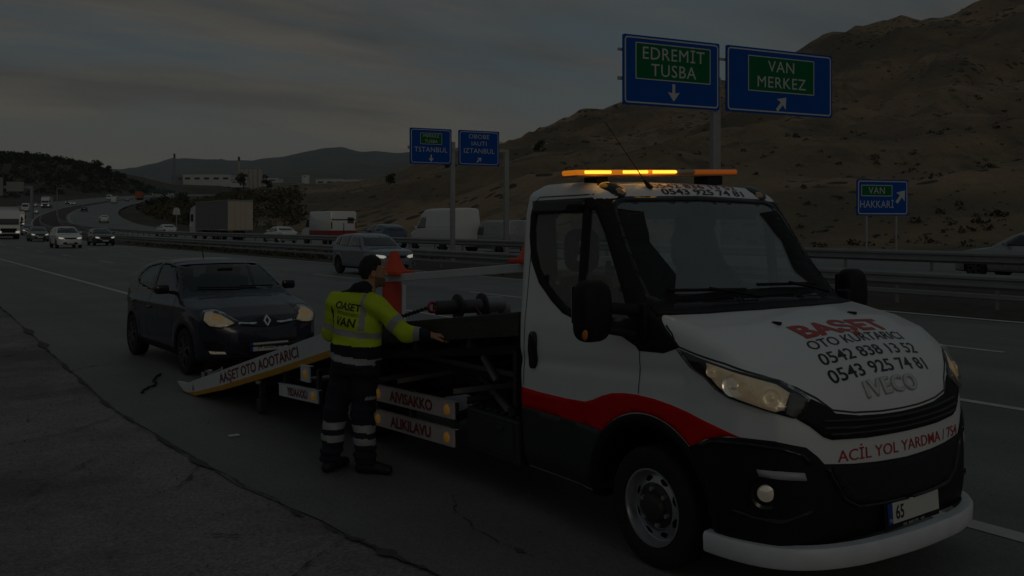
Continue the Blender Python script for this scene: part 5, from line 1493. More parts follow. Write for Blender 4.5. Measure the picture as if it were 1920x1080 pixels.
for uu in (0,):
    p, n_ = prb(FRONT, 0, .715, .02); b = MB(); b.M = Matrix.Translation(p) @ Matrix.Rotation(R(-18), 4, 'X')
    o_d = [(0, -.088), (.058, 0), (0, .088), (-.058, 0)]; i_d = [(0, -.044), (.022, 0), (0, .044), (-.022, 0)]
    vs, fs = [], []
    for yy, sc in ((.02, 1.), (-.008, .9)):
        for x, z in o_d: vs.append((x * sc, yy, z * sc))
        for x, z in i_d: vs.append((x / sc, yy, z / sc))
    for k in range(4):
        j = (k + 1) % 4
        fs += [(8 + k, 8 + j, 12 + j, 12 + k), (k, j, 8 + j, 8 + k), (4 + j, 4 + k, 12 + k, 12 + j)]
    b.add(vs, fs); b.build('emblem', M_chrome, g)
pl_ = empty('number_plate', prb(FRONT, .0, .40, .02)[0]); pl_.parent = g
b = MB(); b.box((0, .006, 0), (.54, .012, .125), .003); b.build('plate_frame', M_black, pl_)
b = MB(); b.box((.02, 0, 0), (.48, .010, .11), .002); b.build('plate_face', M_platew, pl_)
b = MB(); b.box((-.24, 0, 0), (.04, .0105, .11), .002); b.build('plate_blue_strip', M_plateb, pl_)
text_on('plate_digits', None, '34  DEGI  0196', .078, Planar((0, -.006, 0), (1, 0, 0), (0, 0, 1)), (.02, 0), M_blackvinyl, pl_, bold=.01, sx=.72, off=.001, h=1)
b = MB(); b.tube([(0, 2.55, 1.49), (0, 2.62, 1.62), (0, 2.72, 1.70)], [.010, .004, .003], 6); b.build('aerial', M_black, g)
for a_, b2 in (((-.52, 1.11), (.05, 1.095)), ((.06, 1.11), (.55, 1.10))):
    w_ = MB(); w_.tube([prb(FRONT, a_[0] + (b2[0] - a_[0]) * t, a_[1] + (b2[1] - a_[1]) * t, .015)[0] for t in np.linspace(0, 1, 6)], .010, 6); w_.build('wiper', M_black, g)
b = MB(); b.box((.0, 1.62, 1.33), (.22, .03, .07), .015); b.build('rear_view_mirror', M_black, g)
car.scale = (1.03, .99, 1.02)
# origin is the middle of the front bumper; near front wheel centre at local (-.745, .82)
def place(o, x, y, z=0., rz=0.): o.location = (x, y, z); o.rotation_euler = (0, 0, rz); return o
place(car, 4.38, 12.10, .0, R(3))

# --- traffic
M_greysuv = mat('grey_blue_paint', (.17, .19, .22), rough=.3, var=.05, coat=.8)
M_cwhite = mat('car_white', (.76, .76, .74), rough=.35, var=.05, coat=.6)
M_csilver = mat('car_silver', (.34, .36, .37), rough=.3, metal=.4, var=.05, coat=.6)
M_cblack = mat('car_black', (.025, .028, .03), rough=.25, var=.05, coat=.8)
M_cblue = mat('car_blue', (.06, .08, .13), rough=.3, coat=.7)
M_cgreen = mat('car_grey_green', (.15, .18, .18), rough=.3, coat=.7)
def lane(o, Y): return o + rS(Y), Y, rZ(Y)
def head(Y): return -math.atan2(rS(Y + 1) - rS(Y - 1), 2)
def put(o, off, Y, away=False, dz=0.):
    x, y, z = lane(off, Y)
    return place(o, x, y, z + dz, head(Y) + (math.pi if away else 0))
suv = build_car('suv', M_greysuv, 'grey sport utility car in the far lane coming forward behind the orange cone', 'car', h=.045)
put(suv, 16.85, 32.3)
G1 = 'cars coming towards the camera'; G2 = 'vehicles driving away beyond the median'
wsuv = build_car('suv', M_cwhite, 'white sport utility car coming forward between a silver and a black hatchback', 'car', G1, h=.06); put(wsuv, 13.7, 85); wsuv.scale = (1.1, 1.1, 1.1)
hat = build_car('hatch', M_cblack, 'black hatchback coming forward beside the guardrail at the right of the white car', 'car', G1, h=.055); put(hat, 18.1, 93.6); hat.scale = (1.1, 1.1, 1.1)
def var(o, label, off, Y, paint0, paint, group, away=False, dz=0., cat=None):
    c = copy_tree(o, None, {paint0.name: paint}); c['label'] = label; c['group'] = group
    if cat: c['category'] = cat
    return put(c, off, Y, away, dz)
var(hat, 'grey green hatchback coming forward at the left of the white sport utility car', 15.0, 113, M_cblack, M_cgreen, G1)
sed = build_car('sedan', M_cwhite, 'white saloon driving away behind the guardrail left of the white and red van', 'car', G2, h=.055); put(sed, 28.6, 78.5, True, .41)
van = build_car('van', M_cwhite, 'tall white panel van driving away between the two sign posts', 'van', G2, h=.06, lit=False); put(van, 28.4, 51.3, True, .41)
v2 = var(van, 'shorter white van driving away beside the rear edge of the tow truck cab', 30.0, 47.0, M_cwhite, M_csilver, G2, True, .41)
v2.scale = (.92, .80, .72)
var(hat, 'dark car driving away between the white and red van and the tall white van', 28.5, 59.0, M_cblack, M_cblue, G2, True, .41)
var(sed, 'pale silver saloon car driving away at the right edge of the picture', 28.1, 15.9, M_cwhite, M_csilver, G2, True, .41)
# ambulance style van: white box over a red lower band
amb = empty('box_van', (0, 0, 0), 0, 'white van with a red lower flank driving away left of the dark car', 'van', G2)
b = MB(); b.box((0, 3.7, 1.70), (2.1, 4.0, 1.75), .12); b.build('cargo_box', M_cwhite, amb, smooth=True)
b = MB(); b.box((0, 3.7, .86), (2.13, 4.03, .62), .05); b.build('lower_flank', mat('van_red', (.30, .03, .03), rough=.4), amb)
b = MB(); b.prism([(.0, .45), (0, 1.0), (.25, 1.2), (.75, 1.35), (1.2, 2.05), (1.7, 2.15), (1.7, .45)], -.98, .98); b.build('cab', M_cwhite, amb)
b = MB(); b.prism([(.80, 1.38), (1.18, 1.98), (1.55, 2.0), (1.55, 1.38)], -1.0, 1.0); b.build('side_window', M_tint, amb)
b = MB(); b.box((0, 5.71, 1.95), (1.9, .02, .10)); b.box((.0, 5.71, 1.25), (.06, .02, .9)); b.box((-.55, 5.71, 1.9), (.5, .02, .45), .01); b.build('rear_window', M_tint, amb)
for sx in (-1, 1):
    b = MB(); b.box((sx * .96, 5.72, 1.55), (.10, .02, .5)); b.build('tail_light', M_tail, amb)
    for yy in (.95, 4.5): wheel(amb, (sx * .92, yy, .36), .36, .24, .22, sx, 'alloy', M_alloy, n=20)
put(amb, 28.6, 69.0, True, .41)
# lorries
M_curtain = mat('lorry_curtain_shaded', (.20, .20, .195), rough=.7, var=.12, vscale=.8); M_door = mat('lorry_doors_lit', (.52, .44, .34), rough=.6, var=.12, vscale=1.2)  # one pale trailer: shade put into the side colour, warm light into the doors
def lorry(label, group, cabm, boxm, doorm, rigid=False, L=12.):
    g = empty('lorry', (0, 0, 0), 0, label, 'lorry', group)
    b = MB(); b.prism([(0, .5), (-.04, 1.3), (.05, 1.9), (.22, 2.9), (.5, 3.3), (2.1, 3.6), (2.1, .5)], -1.22, 1.22); b.build('cab', cabm, g)
    b = MB(); b.prism([(-.06, 1.75), (.04, 1.95), (.20, 2.72), (.30, 2.72), (.2, 1.75)], -1.1, 1.1); b.build('windshield', M_tint, g)
    b = MB(); b.box((0, -.06, 1.05), (1.7, .06, .5), .01); b.box((0, -.02, .5), (2.3, .2, .3), .03); b.build('grille', M_black, g)
    for sx in (-1, 1):
        b = MB(); b.box((sx * .95, -.07, .85), (.42, .06, .2), .02); b.build('headlight', M_hlit, g)
        b = MB(); b.box((sx * 1.225, .95, 2.25), (.02, .9, .8), .005); b.build('side_window', M_tint, g)
        b = MB(); b.box((sx * 1.42, .25, 2.3), (.18, .12, .8), .03); b.build('wing_mirror', M_black, g)
        b = MB(); b.box((sx * .9, L + 2.42, .85), (.4, .04, .14)); b.build('tail_light', M_tail, g)
        for yy in (1.3, L * .45, L * .75, L * .75 + 1.25, L * .75 + 2.5)[: (3 if rigid else 5)]: wheel(g, (sx * 1.05, yy, .5), .5, .32, .3, sx, 'alloy', M_csilver, n=20)
    b = MB(); b.box((0, 2.4 + L / 2, 2.45), (2.5, L, 2.85), .04); b.build('cargo_box', boxm, g)
    b = MB(); b.box((0, 2.4 + L / 2, 3.90), (2.54, L + .06, .07), .01); b.box((0, 2.4 + L / 2, 1.03), (2.54, L + .06, .10), .01); b.build('box_edge', M_csilver, g)
    b = MB(); b.box((0, 2.4 + L + .03, 2.42), (2.44, .05, 2.75), .01); b.box((0, 2.4 + L + .07, 2.42), (.03, .03, 2.7)); b.box((-.5, 2.4 + L + .07, 2.42), (.04, .04, 2.7)); b.box((.5, 2.4 + L + .07, 2.42), (.04, .04, 2.7)); b.build('rear_door', doorm, g)
    b = MB(); b.box((0, 1.2 + L / 2, .75), (.9, L + 1.6, .22)); b.box((0, 2.4 + L - .1, .55), (2.3, .12, .14)); b.build('chassis', M_dsteel, g)
    return g
lor = lorry('curtain sided lorry with painted shaded side and lit rear doors driving away beyond the median', G2, M_cwhite, M_curtain, M_door, False, 11.)
put(lor, 29.5, 81.5, True, .41); lor.location.y += 0
def place_far(o, label, off, Y, group, away, cols=None, s=1., cat=None, dz=0.):
    c = copy_tree(o, None, cols or {}); c['label'] = label; c['group'] = group
    if cat: c['category'] = cat
    put(c, off, Y, away, dz); c.scale = (s, s, s); return c
put(lor, 29.5, 102.5, True, .41)
G3 = 'lorries and cars far along the road'
M_pinkred = mat('lorry_red_curtain', (.30, .10, .10), rough=.6, var=.1); M_lorange = mat('lorry_orange', (.45, .10, .03), rough=.5); M_lwhite = mat('lorry_white', (.58, .58, .56), rough=.5, var=.05)
lw = lorry('large white lorry coming forward, cut by the left edge of the picture', G1, M_cwhite, M_lwhite, M_lwhite, True, 7.); put(lw, 12.9, 125)
place_far(lw, 'white lorry coming forward behind the large lorry at the left edge', 8.0, 172, G3, False)
place_far(lw, 'white lorry with a reddish side far behind the black hatchback', 17.0, 190, G3, False, {'lorry_white': M_pinkred}, .85)
place_far(lw, 'white box lorry high on the distant bend', 14.0, 345, G3, False)
place_far(lw, 'white lorry on the distant left lane below the pale pole', 8.5, 262, G3, False, None, .9)
place_far(lw, 'orange lorry at the far end of the road before the green canopy', 31, 470, G3, True, {'lorry_white': M_lorange, 'car_white': M_lorange}, 1.)
k = 0
FAR = [('hatch', 'white', 8.6, 150, False), ('sedan', 'silver', 12.8, 160, False), ('van', 'white', 8.5, 222, False), ('hatch', 'silver', 16.9, 148, False), ('sedan', 'white', 12.5, 205, False), ('sedan', 'black', 17.0, 225, False), ('hatch', 'white', 13.0, 250, False),
       ('van', 'white', 13.0, 305, False), ('sedan', 'white', 17.2, 285, False), ('hatch', 'silver', 8.6, 300, False), ('sedan', 'white', 9, 355, False), ('sedan', 'white', 17.2, 385, False), ('hatch', 'black', 13, 400, False), ('sedan', 'white', 29, 118, True), ('hatch', 'white', 33, 210, True), ('sedan', 'black', 29.5, 300, True), ('van', 'white', 30, 405, True), ('hatch', 'silver', 30, 440, True), ('sedan', 'white', 33.5, 520, True), ('van', 'white', 16, 470, False), ('sedan', 'silver', 12.6, 500, False)]
proto = {'hatch': (hat, 'car_black'), 'sedan': (sed, 'car_white'), 'van': (van, 'car_white')}
cname = {'white': M_cwhite, 'silver': M_csilver, 'black': M_cblack}
where = ['directly behind the grey green hatchback', 'farther back between the white and grey cars', 'on the left lane below the white lorry', 'behind the black hatchback, close to the guardrail', 'on the middle lane behind the white sport utility car', 'beside the lorry with the reddish side', 'on the middle lane before the distant bend',
         'on the middle lane at the start of the climb', 'on the inner lane at the start of the climb', 'on the outer lane before the climb', 'on the outer lane of the climbing bend', 'on the inner lane beside the box lorry of the bend', 'on the middle lane of the climbing bend', 'beyond the median in front of the curtain sided lorry', 'beyond the median on the outer lane of the bend', 'beyond the median on the inner lane of the bend', 'beyond the median behind the orange lorry', 'beyond the median next to the far white van', 'at the top of the road on the outer lane', 'on the highest stretch of the near carriageway', 'on the middle lane near the top of the road']
for (kd, cn_, off, Y, aw), wh in zip(FAR, where):
    o, pn_ = proto[kd]
    nm = {'hatch': 'hatchback', 'sedan': 'saloon car', 'van': 'panel van'}[kd]
    place_far(o, f'distant {cn_} {nm} {wh}', off, Y, G3, aw, {pn_: cname[cn_]}, 1., 'van' if kd == 'van' else 'car', .41 if aw else 0.)
# ------------------------------------------------------------------ the man at the truck bed (local x = right in view, y = away)
def cone_sdf(x, y, z, a, b, ra, rb):
    a, b = np.array(a, float), np.array(b, float); d = b - a; L2 = d @ d
    t = np.clip(((x - a[0]) * d[0] + (y - a[1]) * d[1] + (z - a[2]) * d[2]) / L2, 0, 1)
    return np.sqrt((x - a[0] - d[0] * t) ** 2 + (y - a[1] - d[1] * t) ** 2 + (z - a[2] - d[2] * t) ** 2) - (ra + (rb - ra) * t), t
def chain(x, y, z, pts, rs, k=.02):
    r = None
    for i in range(len(pts) - 1):
        q, _ = cone_sdf(x, y, z, pts[i], pts[i + 1], rs[i], rs[i + 1])
        r = q if r is None else smin(r, q, k)
    return r
def ell(x, y, z, c, r): return (np.sqrt(((x - c[0]) / r[0]) ** 2 + ((y - c[1]) / r[1]) ** 2 + ((z - c[2]) / r[2]) ** 2) - 1) * min(r)
MAN_D = 7.66
mcx = (662 - 960) / 1740 * MAN_D
MP = Vector((.8232 * mcx + .5677 * MAN_D, -.5677 * mcx + .8232 * MAN_D, 0))
man = empty('person', MP, -math.atan2(.5677, .8232), 'man in a yellow and navy reflective jacket with one hand on the truck bed', 'person')
PH = R(30)                                                  # torso heading, from straight away towards the right
def tor(x, y): return (x - TC[0]) * math.cos(PH) - (y - TC[1]) * math.sin(PH), (x - TC[0]) * math.sin(PH) + (y - TC[1]) * math.cos(PH)
TC = (.02, .0)
def untor(a, b): return (TC[0] + a * math.cos(PH) + b * math.sin(PH), TC[1] - a * math.sin(PH) + b * math.cos(PH))
SHR = (*untor(.208, .0), 1.385); ELR = (.455, -.20, 1.165); WRR = (.625, -.235, 1.150); HND = (.70, -.245, 1.15)
SHL = (*untor(-.208, .0), 1.385); ELL = (*untor(-.292, .03), 1.115); WRL = (*untor(-.16, .27), 1.05)
zs = [.84, .90, 1.0, 1.12, 1.25, 1.36, 1.42, 1.47, 1.52]
ta = [.232, .232, .226, .226, .236, .236, .190, .092, .06]
tb_ = [.165, .168, .162, .156, .156, .142, .115, .080, .06]
def wr(x, y, z, s=1.): return .0045 * s * (np.sin(34 * z + 9 * x + 3 * np.sin(11 * y)) + np.sin(21 * z - 26 * x + 14 * y) * .8 + .6 * np.sin(55 * z + 30 * x + 21 * y))
def torso(x, y, z, g=0.):
    a, b = tor(x, y); lean = .045 * np.clip((z - .9) / .5, 0, 1)
    b = b - lean
    A = np.interp(z, zs, ta) + g; B = np.interp(z, zs, tb_) + g
    d = (np.sqrt((a / A) ** 2 + (b / B) ** 2) - 1) * np.minimum(A, B)
    return d
def jacket_f(x, y, z):
    d = smax(torso(x, y, z), np.maximum(.865 - z, z - 1.515), .03)
    d = smin(d, chain(x, y, z, [untor(-.13, .02) + (1.41,), SHL, ELL, WRL], [.075, .082, .066, .052], .03), .05)
    d = smin(d, chain(x, y, z, [untor(.13, .02) + (1.41,), SHR, ELR, WRR], [.075, .084, .066, .050], .03), .05)
    d = smin(d, smax(ell(x, y, z, (*untor(.045, .05), 1.515), (.086, .090, .085)), z - 1.565 - .25 * (x - .06), .02), .02)
    fold = .007 * np.exp(-((z - 1.05) / .03) ** 2) * np.abs(np.sin(13 * x + 5 * y))
    return d - wr(x, y, z) - fold
JV, JF = surface_nets(jacket_f, (-.42, -.42, .82), (.74, .45, 1.63), .0105)
C = JV[JF].mean(1); cx_, cy_2, cz_ = C.T
ca_, cb_ = tor(cx_, cy_2)
dR1, tR1 = cone_sdf(cx_, cy_2, cz_, SHR, ELR, .08, .066); dR2, tR2 = cone_sdf(cx_, cy_2, cz_, ELR, WRR, .066, .05)
dL1, tL1 = cone_sdf(cx_, cy_2, cz_, SHL, ELL, .08, .066); dL2, tL2 = cone_sdf(cx_, cy_2, cz_, ELL, WRL, .066, .05)
tdist = torso(cx_, cy_2, cz_)
mi = np.zeros(len(JF), int)                                  # 0 yellow, 1 navy, 2 reflective
armR = (np.minimum(dR1, dR2) < tdist - .006) & ((ca_ > .15) | (cz_ < 1.3) & (cx_ > .25)); armL = (np.minimum(dL1, dL2) < tdist - .006) & (ca_ < -.15)
body_ = ~armR & ~armL
mi[body_ & (cz_ < 1.055 - .05 * ca_)] = 1
zb = cz_ + .10 * ca_
mi[body_ & (zb > .915) & (zb < .965)] = 2
mi[body_ & (zb > 1.125) & (zb < 1.175)] = 2
mi[body_ & (np.abs(ca_ - .140) < .025) & (cz_ > 1.17) & (cz_ < 1.47)] = 2
mi[body_ & (np.abs(ca_ + .178) < .009) & (cz_ > 1.17) & (cz_ < 1.44)] = 1
mi[body_ & (cz_ > 1.475)] = 1
useR2 = dR2 < dR1
mi[armR & ~useR2 & (tR1 > .60) & (tR1 < .78)] = 2
mi[armR & useR2 & (tR2 > .46) & (tR2 < .72)] = 2
mi[armR & useR2 & (tR2 >= .72)] = 1
mi[armL & (dL2 >= dL1) & (tL1 > .62) & (tL1 < .80)] = 2
mi[armL & (dL2 < dL1) & (tL2 > .6)] = 1
M_hiv = mat('hi_vis_yellow', (.46, .60, .012), rough=.75, var=.10, vscale=7)
M_navyc = mat('navy_cloth', (.008, .010, .020), rough=.85, var=.3, vscale=18)
M_refs = mat('reflective_tape', (.30, .31, .31), rough=.5, var=.12, vscale=22)
jk = mk('jacket', JV, JF, [M_hiv, M_navyc, M_refs], man, midx=mi)
jb = BVHTree.FromPolygons([Vector(v) for v in JV], [tuple(q) for q in JF])
bx_ = untor(-.012, -.4)
BK = Planar((bx_[0], bx_[1], 1.30), (math.cos(PH), -math.sin(PH), 0), (0, 0, 1))
for s_, z_, sz, m_, sx_, r_ in (('OASET', .062, .080, M_blackvinyl, 1.05, -.10), ('OTO KURTARICI', .005, .036, mat('olive_print', (.16, .20, .02), rough=.8), .85, -.10), ('VAN', -.062, .094, M_blackvinyl, 1.05, -.10)):
    text_on('lettering', jb, s_, sz, BK, (.006, z_), m_, jk, bold=.022, sx=sx_, rot=r_, off=.004, h=.02)
# trousers
HPL, KNL, ANL = (*untor(-.095, .01), .90), (-.150, .03, .50), (-.185, .0, .10)
HPR, KNR, ANR = (*untor(.095, .01), .90), (.085, -.02, .50), (.115, -.06, .10)
def legs_f(x, y, z):
    d = chain(x, y, z, [HPL, KNL, ANL], [.118, .096, .088], .03)
    d = smin(d, chain(x, y, z, [HPR, KNR, ANR], [.118, .096, .088], .03), .025)
    d = smin(d, smax(torso(x, y, z, -.012), np.maximum(.80 - z, z - .98), .04), .05)
    fold = .010 * np.exp(-((z - .17) / .05) ** 2) * np.sin(90 * z + 8 * x) + .006 * np.exp(-((z - .5) / .06) ** 2) * np.sin(70 * z + 20 * x)
    return smax(d, .085 - z, .02) - wr(x, y, z, .9) - fold
LV, LF = surface_nets(legs_f, (-.38, -.30, .05), (.36, .30, 1.0), .0115)
C = LV[LF].mean(1); lz = C[:, 2] + .06 * C[:, 0]; li = np.zeros(len(LF), int)
off_ = np.where(C[:, 0] > -.03, -.045, .0)
lz2 = C[:, 2] - off_ * 0
li[((lz > .345) & (lz < .405)) | ((lz > .245) & (lz < .30))] = 1
li[(C[:, 0] > .12) & (np.abs(C[:, 2] - .62) < .016) & (C[:, 1] < .02)] = 1
mk('trousers', LV, LF, [M_navyc, M_refs], man, midx=li)
# boots
M_boot = mat('boot_leather', (.010, .009, .009), rough=.6, var=.3, vscale=20)
for an, dr in ((ANL, (.45, .89)), (ANR, (.93, -.25))):
    dx_, dy_ = Vector(dr).normalized()
    def boot_f(x, y, z):
        d = chain(x, y, z, [(an[0], an[1], .16), (an[0], an[1], .06)], [.056, .052])
        d = smin(d, chain(x, y, z, [(an[0] - dx_ * .05, an[1] - dy_ * .05, .045), (an[0] + dx_ * .10, an[1] + dy_ * .10, .05), (an[0] + dx_ * .19, an[1] + dy_ * .19, .038)], [.045, .046, .042], .02), .03)
        return smax(d, .004 - z, .01)
    V_, F_ = surface_nets(boot_f, (an[0] - .28, an[1] - .28, -.01), (an[0] + .28, an[1] + .28, .22), .011)
    mk('boot', V_, F_, M_boot, man)
# body: head, neck, hands as one mesh
M_skin = mat('skin', (.42, .22, .135), rough=.6, var=.12, vscale=18)
M_hair = mat('dark_hair', (.012, .010, .009), rough=.8, var=.3, vscale=60, bump=.6, bscale=220)
HC = Vector((.160, .03, 1.640)); HY = R(72)
def hd(x, y, z):
    X, Y = x - HC.x, y - HC.y
    return X * math.sin(HY) + Y * math.cos(HY), X * math.cos(HY) - Y * math.sin(HY), z - HC.z   # forward, right, up
def head_f(x, y, z):
    f, r, u = hd(x, y, z)
    f = f + .10 * u * 0
    d = ell(f, r, u, (-.012, 0, .030), (.098, .076, .105))
    d = smin(d, ell(f, r, u, (.030, 0, -.055), (.066, .058, .068)), .035)                # jaw
    d = smin(d, ell(f, r, u, (.080, 0, -.096), (.022, .024, .020)), .03)                 # chin
    d = smin(d, cone_sdf(f, r, u, (.088, 0, .022), (.112, 0, -.024), .008, .014)[0], .014)  # nose
    d = smin(d, cone_sdf(f, r, u, (.083, -.035, .035), (.083, .035, .035), .010, .010)[0], .02)   # brow
    for s in (-1, 1):
        d = smax(d, -ell(f, r, u, (.098, s * .032, .014), (.020, .017, .012)), .012)      # eye sockets
        d = smin(d, ell(f, r, u, (.078, s * .032, .012), (.014, .014, .012)), .004)       # eyes
        e = smax(ell(f, r, u, (-.010, s * .082, -.008), (.022, .012, .034)), -ell(f, r, u, (-.006, s * .094, -.004), (.012, .008, .020)), .006)
        d = smin(d, e, .008)                                                              # ears
    d = smin(d, cone_sdf(f, r, u, (.094, -.020, -.058), (.094, .020, -.058), .007, .007)[0], .008)   # lips
    d = smax(d, -cone_sdf(f, r, u, (.106, -.022, -.057), (.106, .022, -.057), .0025, .0025)[0], .004)
    d = smin(d, chain(x, y, z, [(HC.x - .02, HC.y - .005, HC.z - .06), (HC.x - .045, HC.y - .02, 1.46), (.06, .02, 1.38)], [.056, .060, .07]), .03)
    return d
HV, HF = surface_nets(head_f, (-.06, -.14, 1.36), (.32, .2, 1.82), .007)
# right hand lying on the edge of the bed, fingers bent over it
def hand_f(x, y, z):
    o = Vector(WRR); X, Y, Z = x - o.x, y - o.y, z - o.z
    d = chain(X, Y, Z, [(-.05, .0, 0), (.03, -.002, .002)], [.031, .028])
    d = smin(d, smax(ell(X, Y, Z, (.085, -.004, -.004), (.056, .044, .023)), np.abs(Z + .002) - .024, .01), .025)
    for k, (yy, L1, L2, L3, dz) in enumerate(((.030, .040, .024, .018, 0), (.010, .045, .028, .020, -.002), (-.011, .042, .026, .019, -.004), (-.031, .034, .020, .016, -.008))):
        p0 = (.118, yy, .002); p1 = (.118 + L1 * .94, yy * 1.12, -.010 + dz); p2 = (p1[0] + L2 * .55, yy * 1.15, p1[2] - L2 * .85); p3 = (p2[0] - L3 * .05, yy * 1.15, p2[2] - L3)
        d = smin(d, chain(X, Y, Z, [p0, p1, p2, p3], [.0105, .0098, .0088, .0075], .004), .006)
    d = smin(d, chain(X, Y, Z, [(.055, -.030, -.008), (.092, -.062, -.018), (.122, -.072, -.030), (.142, -.070, -.040)], [.015, .0125, .011, .009], .005), .010)
    return d
RV, RF = surface_nets(hand_f, (WRR[0] - .07, WRR[1] - .11, WRR[2] - .11), (WRR[0] + .24, WRR[1] + .08, WRR[2] + .06), .0042)
def lhand_f(x, y, z):
    o = Vector(WRL); dx, dy = math.sin(PH + .5), math.cos(PH + .5)
    X, Y = x - o.x, y - o.y; F_, S_, Z = X * dx + Y * dy, X * dy - Y * dx, z - o.z
    d = chain(F_, S_, Z, [(-.04, 0, 0), (.03, 0, 0)], [.03, .028])
    d = smin(d, ell(F_, S_, Z, (.08, 0, -.004), (.052, .042, .022)), .025)
    for yy, L in ((.029, .060), (.010, .068), (-.010, .064), (-.030, .052)):
        d = smin(d, chain(F_, S_, Z, [(.112, yy, 0), (.112 + L * .6, yy * 1.1, -.012), (.112 + L * .9, yy * 1.1, -.034)], [.010, .0095, .008], .004), .006)
    d = smin(d, chain(F_, S_, Z, [(.05, -.03, -.006), (.09, -.062, -.012), (.122, -.066, -.022)], [.014, .012, .009], .004), .01)
    return d
QV, QF = surface_nets(lhand_f, (WRL[0] - .1, WRL[1] - .1, WRL[2] - .08), (WRL[0] + .26, WRL[1] + .26, WRL[2] + .06), .006)
ALLV = np.concatenate([HV, RV, QV]); ALLF = np.concatenate([HF, RF + len(HV), QF + len(HV) + len(RV)])
mk('body', ALLV, ALLF, M_skin, man)
def hair_f(x, y, z):
    f, r, u = hd(x, y, z)
    d = head_f(x, y, z) - .007 - .0025 * np.sin(90 * f) * np.sin(70 * u + 40 * r)
    line = np.where(u > .0, f - (.062 + .12 * (u - .06)), f + .012 + .0 * u)
    keep_ = smax(f - .058 - .25 * np.minimum(u - .05, .03), -(u + .075 + .2 * np.minimum(f, 0)), .02)
    side = smax(f + .0 - .030, -(u - .0), .01)
    keep_ = np.maximum(keep_, np.where(u < .060, f - .012 - .25 * (u - .0), -1)); keep_ = np.maximum(keep_, np.where(f > -.045, -(u + .012), -(u + .055)))
    ear = -ell(f, np.abs(r), u, (-.010, .085, -.010), (.026, .02, .038))
    return smax(smax(d, keep_, .012), np.where(u < .03, ear, -1), .006)
V_, F_ = surface_nets(hair_f, (.0, -.14, 1.55), (.31, .2, 1.82), .0075); mk('hair', V_, F_, M_hair, man)
M_beard = mat('short_beard', (.17, .095, .065), rough=.85, var=.3, vscale=70)
def beard_f(x, y, z):
    f, r, u = hd(x, y, z)
    d = head_f(x, y, z) - .0025
    return smax(smax(d, u + .035 - .35 * np.maximum(.03 - f, 0) + .4 * np.maximum(f - .06, 0), .01), np.maximum(-(u + .125), .004 - f), .01)
V_, F_ = surface_nets(beard_f, (.04, -.14, 1.5), (.31, .2, 1.68), .0075); mk('beard', V_, F_, M_beard, man)
# ------------------------------------------------------------------ vegetation
def cam_xy(u, d):
    c = (u - 960) / 1740 * d
    return .8232 * c + .5677 * d, -.5677 * c + .8232 * d
M_leafd = mat('dark_foliage', (.045, .050, .028), rough=.9, var=.5, vscale=.6)
M_leafo = mat('olive_foliage', (.10, .085, .042), rough=.9, var=.4, vscale=.8)
M_scrub = mat('dry_scrub', (.060, .052, .032), rough=.95, var=.5, vscale=.5)
M_bark = mat('bark', (.06, .05, .04), rough=.9)
def tuft(mb, p, r, rnd, n=16, flat=.8, leaf=.34):
    """a bush or crown of many small tilted leaf faces through its volume"""
    for _ in range(n):
        a, b = rnd.uniform(0, 6.283), math.acos(rnd.uniform(-.6, 1)); q = r * rnd.random() ** .45
        c = Vector((p[0] + q * math.sin(b) * math.cos(a), p[1] + q * math.sin(b) * math.sin(a), p[2] + q * math.cos(b) * flat))
        s = r * leaf * rnd.uniform(.6, 1.3)
        u = Vector((rnd.gauss(0, 1), rnd.gauss(0, 1), rnd.gauss(0, .7))).normalized(); w = u.cross(Vector((rnd.gauss(0, 1), rnd.gauss(0, 1), rnd.gauss(0, 1)))).normalized()
        mb.add([c - u * s - w * s * .5, c + u * s * .3 - w * s, c + u * s + w * s * .4, c - u * s * .2 + w * s], [(0, 1, 2, 3)])
rnd = random.Random(11)
# scrub sprinkled over the hill on the right
sc_ = MB()
for i in range(5200):
    u = rnd.uniform(640, 2150); d0, st_ = hill_params(u)
    t = rnd.random(); d = d0 + 10 + (st_[2][0] - d0) * (t ** 1.25) * 1.05
    X, Y = cam_xy(u, d)
    if road_band(X, Y) < 43: continue
    if fbm(X, Y, 30, 4) < rnd.uniform(-.22, .42) + .12 * (d - 150) / 200: continue
    z = ground_z(X, Y); r = (.12 + .42 * rnd.random() ** 3) * (1 + d / 420)
    tuft(sc_, (X, Y, z + r * .15), r, rnd, 22, .6, .22)
tag(sc_.build('hillside_scrub', M_scrub, fix=False), 'dark dry bushes dotted over the bare hillside', 'scrub', kind='stuff')
# dark growth on the left hill and around the bend
wd = MB()
for i in range(2100):
    u = rnd.uniform(-250, 350); d = rnd.uniform(300, 690)
    if rnd.random() < .45: d = rnd.uniform(560, 690)
    X, Y = cam_xy(u, d)
    if -26 < road_band(X, Y) < 44: continue
    z = ground_z(X, Y); r = rnd.uniform(1.2, 3.4)
    tuft(wd, (X, Y, z + r * .3), r, rnd, 30, .8, .20)
tag(wd.build('hill_woods', M_leafd, fix=False), 'dark woods covering the low hill beyond the motorway bend', 'woods', kind='stuff')
wm = MB()
for i in range(800):
    u = rnd.uniform(255, 560); d = rnd.uniform(125, 420)
    X, Y = cam_xy(u, d)
    if -6 < road_band(X, Y) < 47: continue
    if u > 470 and rnd.random() < .6: continue
    z = ground_z(X, Y); r = rnd.uniform(.8, 2.6)
    tuft(wm, (X, Y, z + r * .35), r, rnd, 60, .75, .15)
tag(wm.build('roadside_bushes', M_leafo, fix=False), 'olive brown bushes massed inside the motorway bend behind the lorry', 'bushes', kind='stuff')
gr_ = MB()
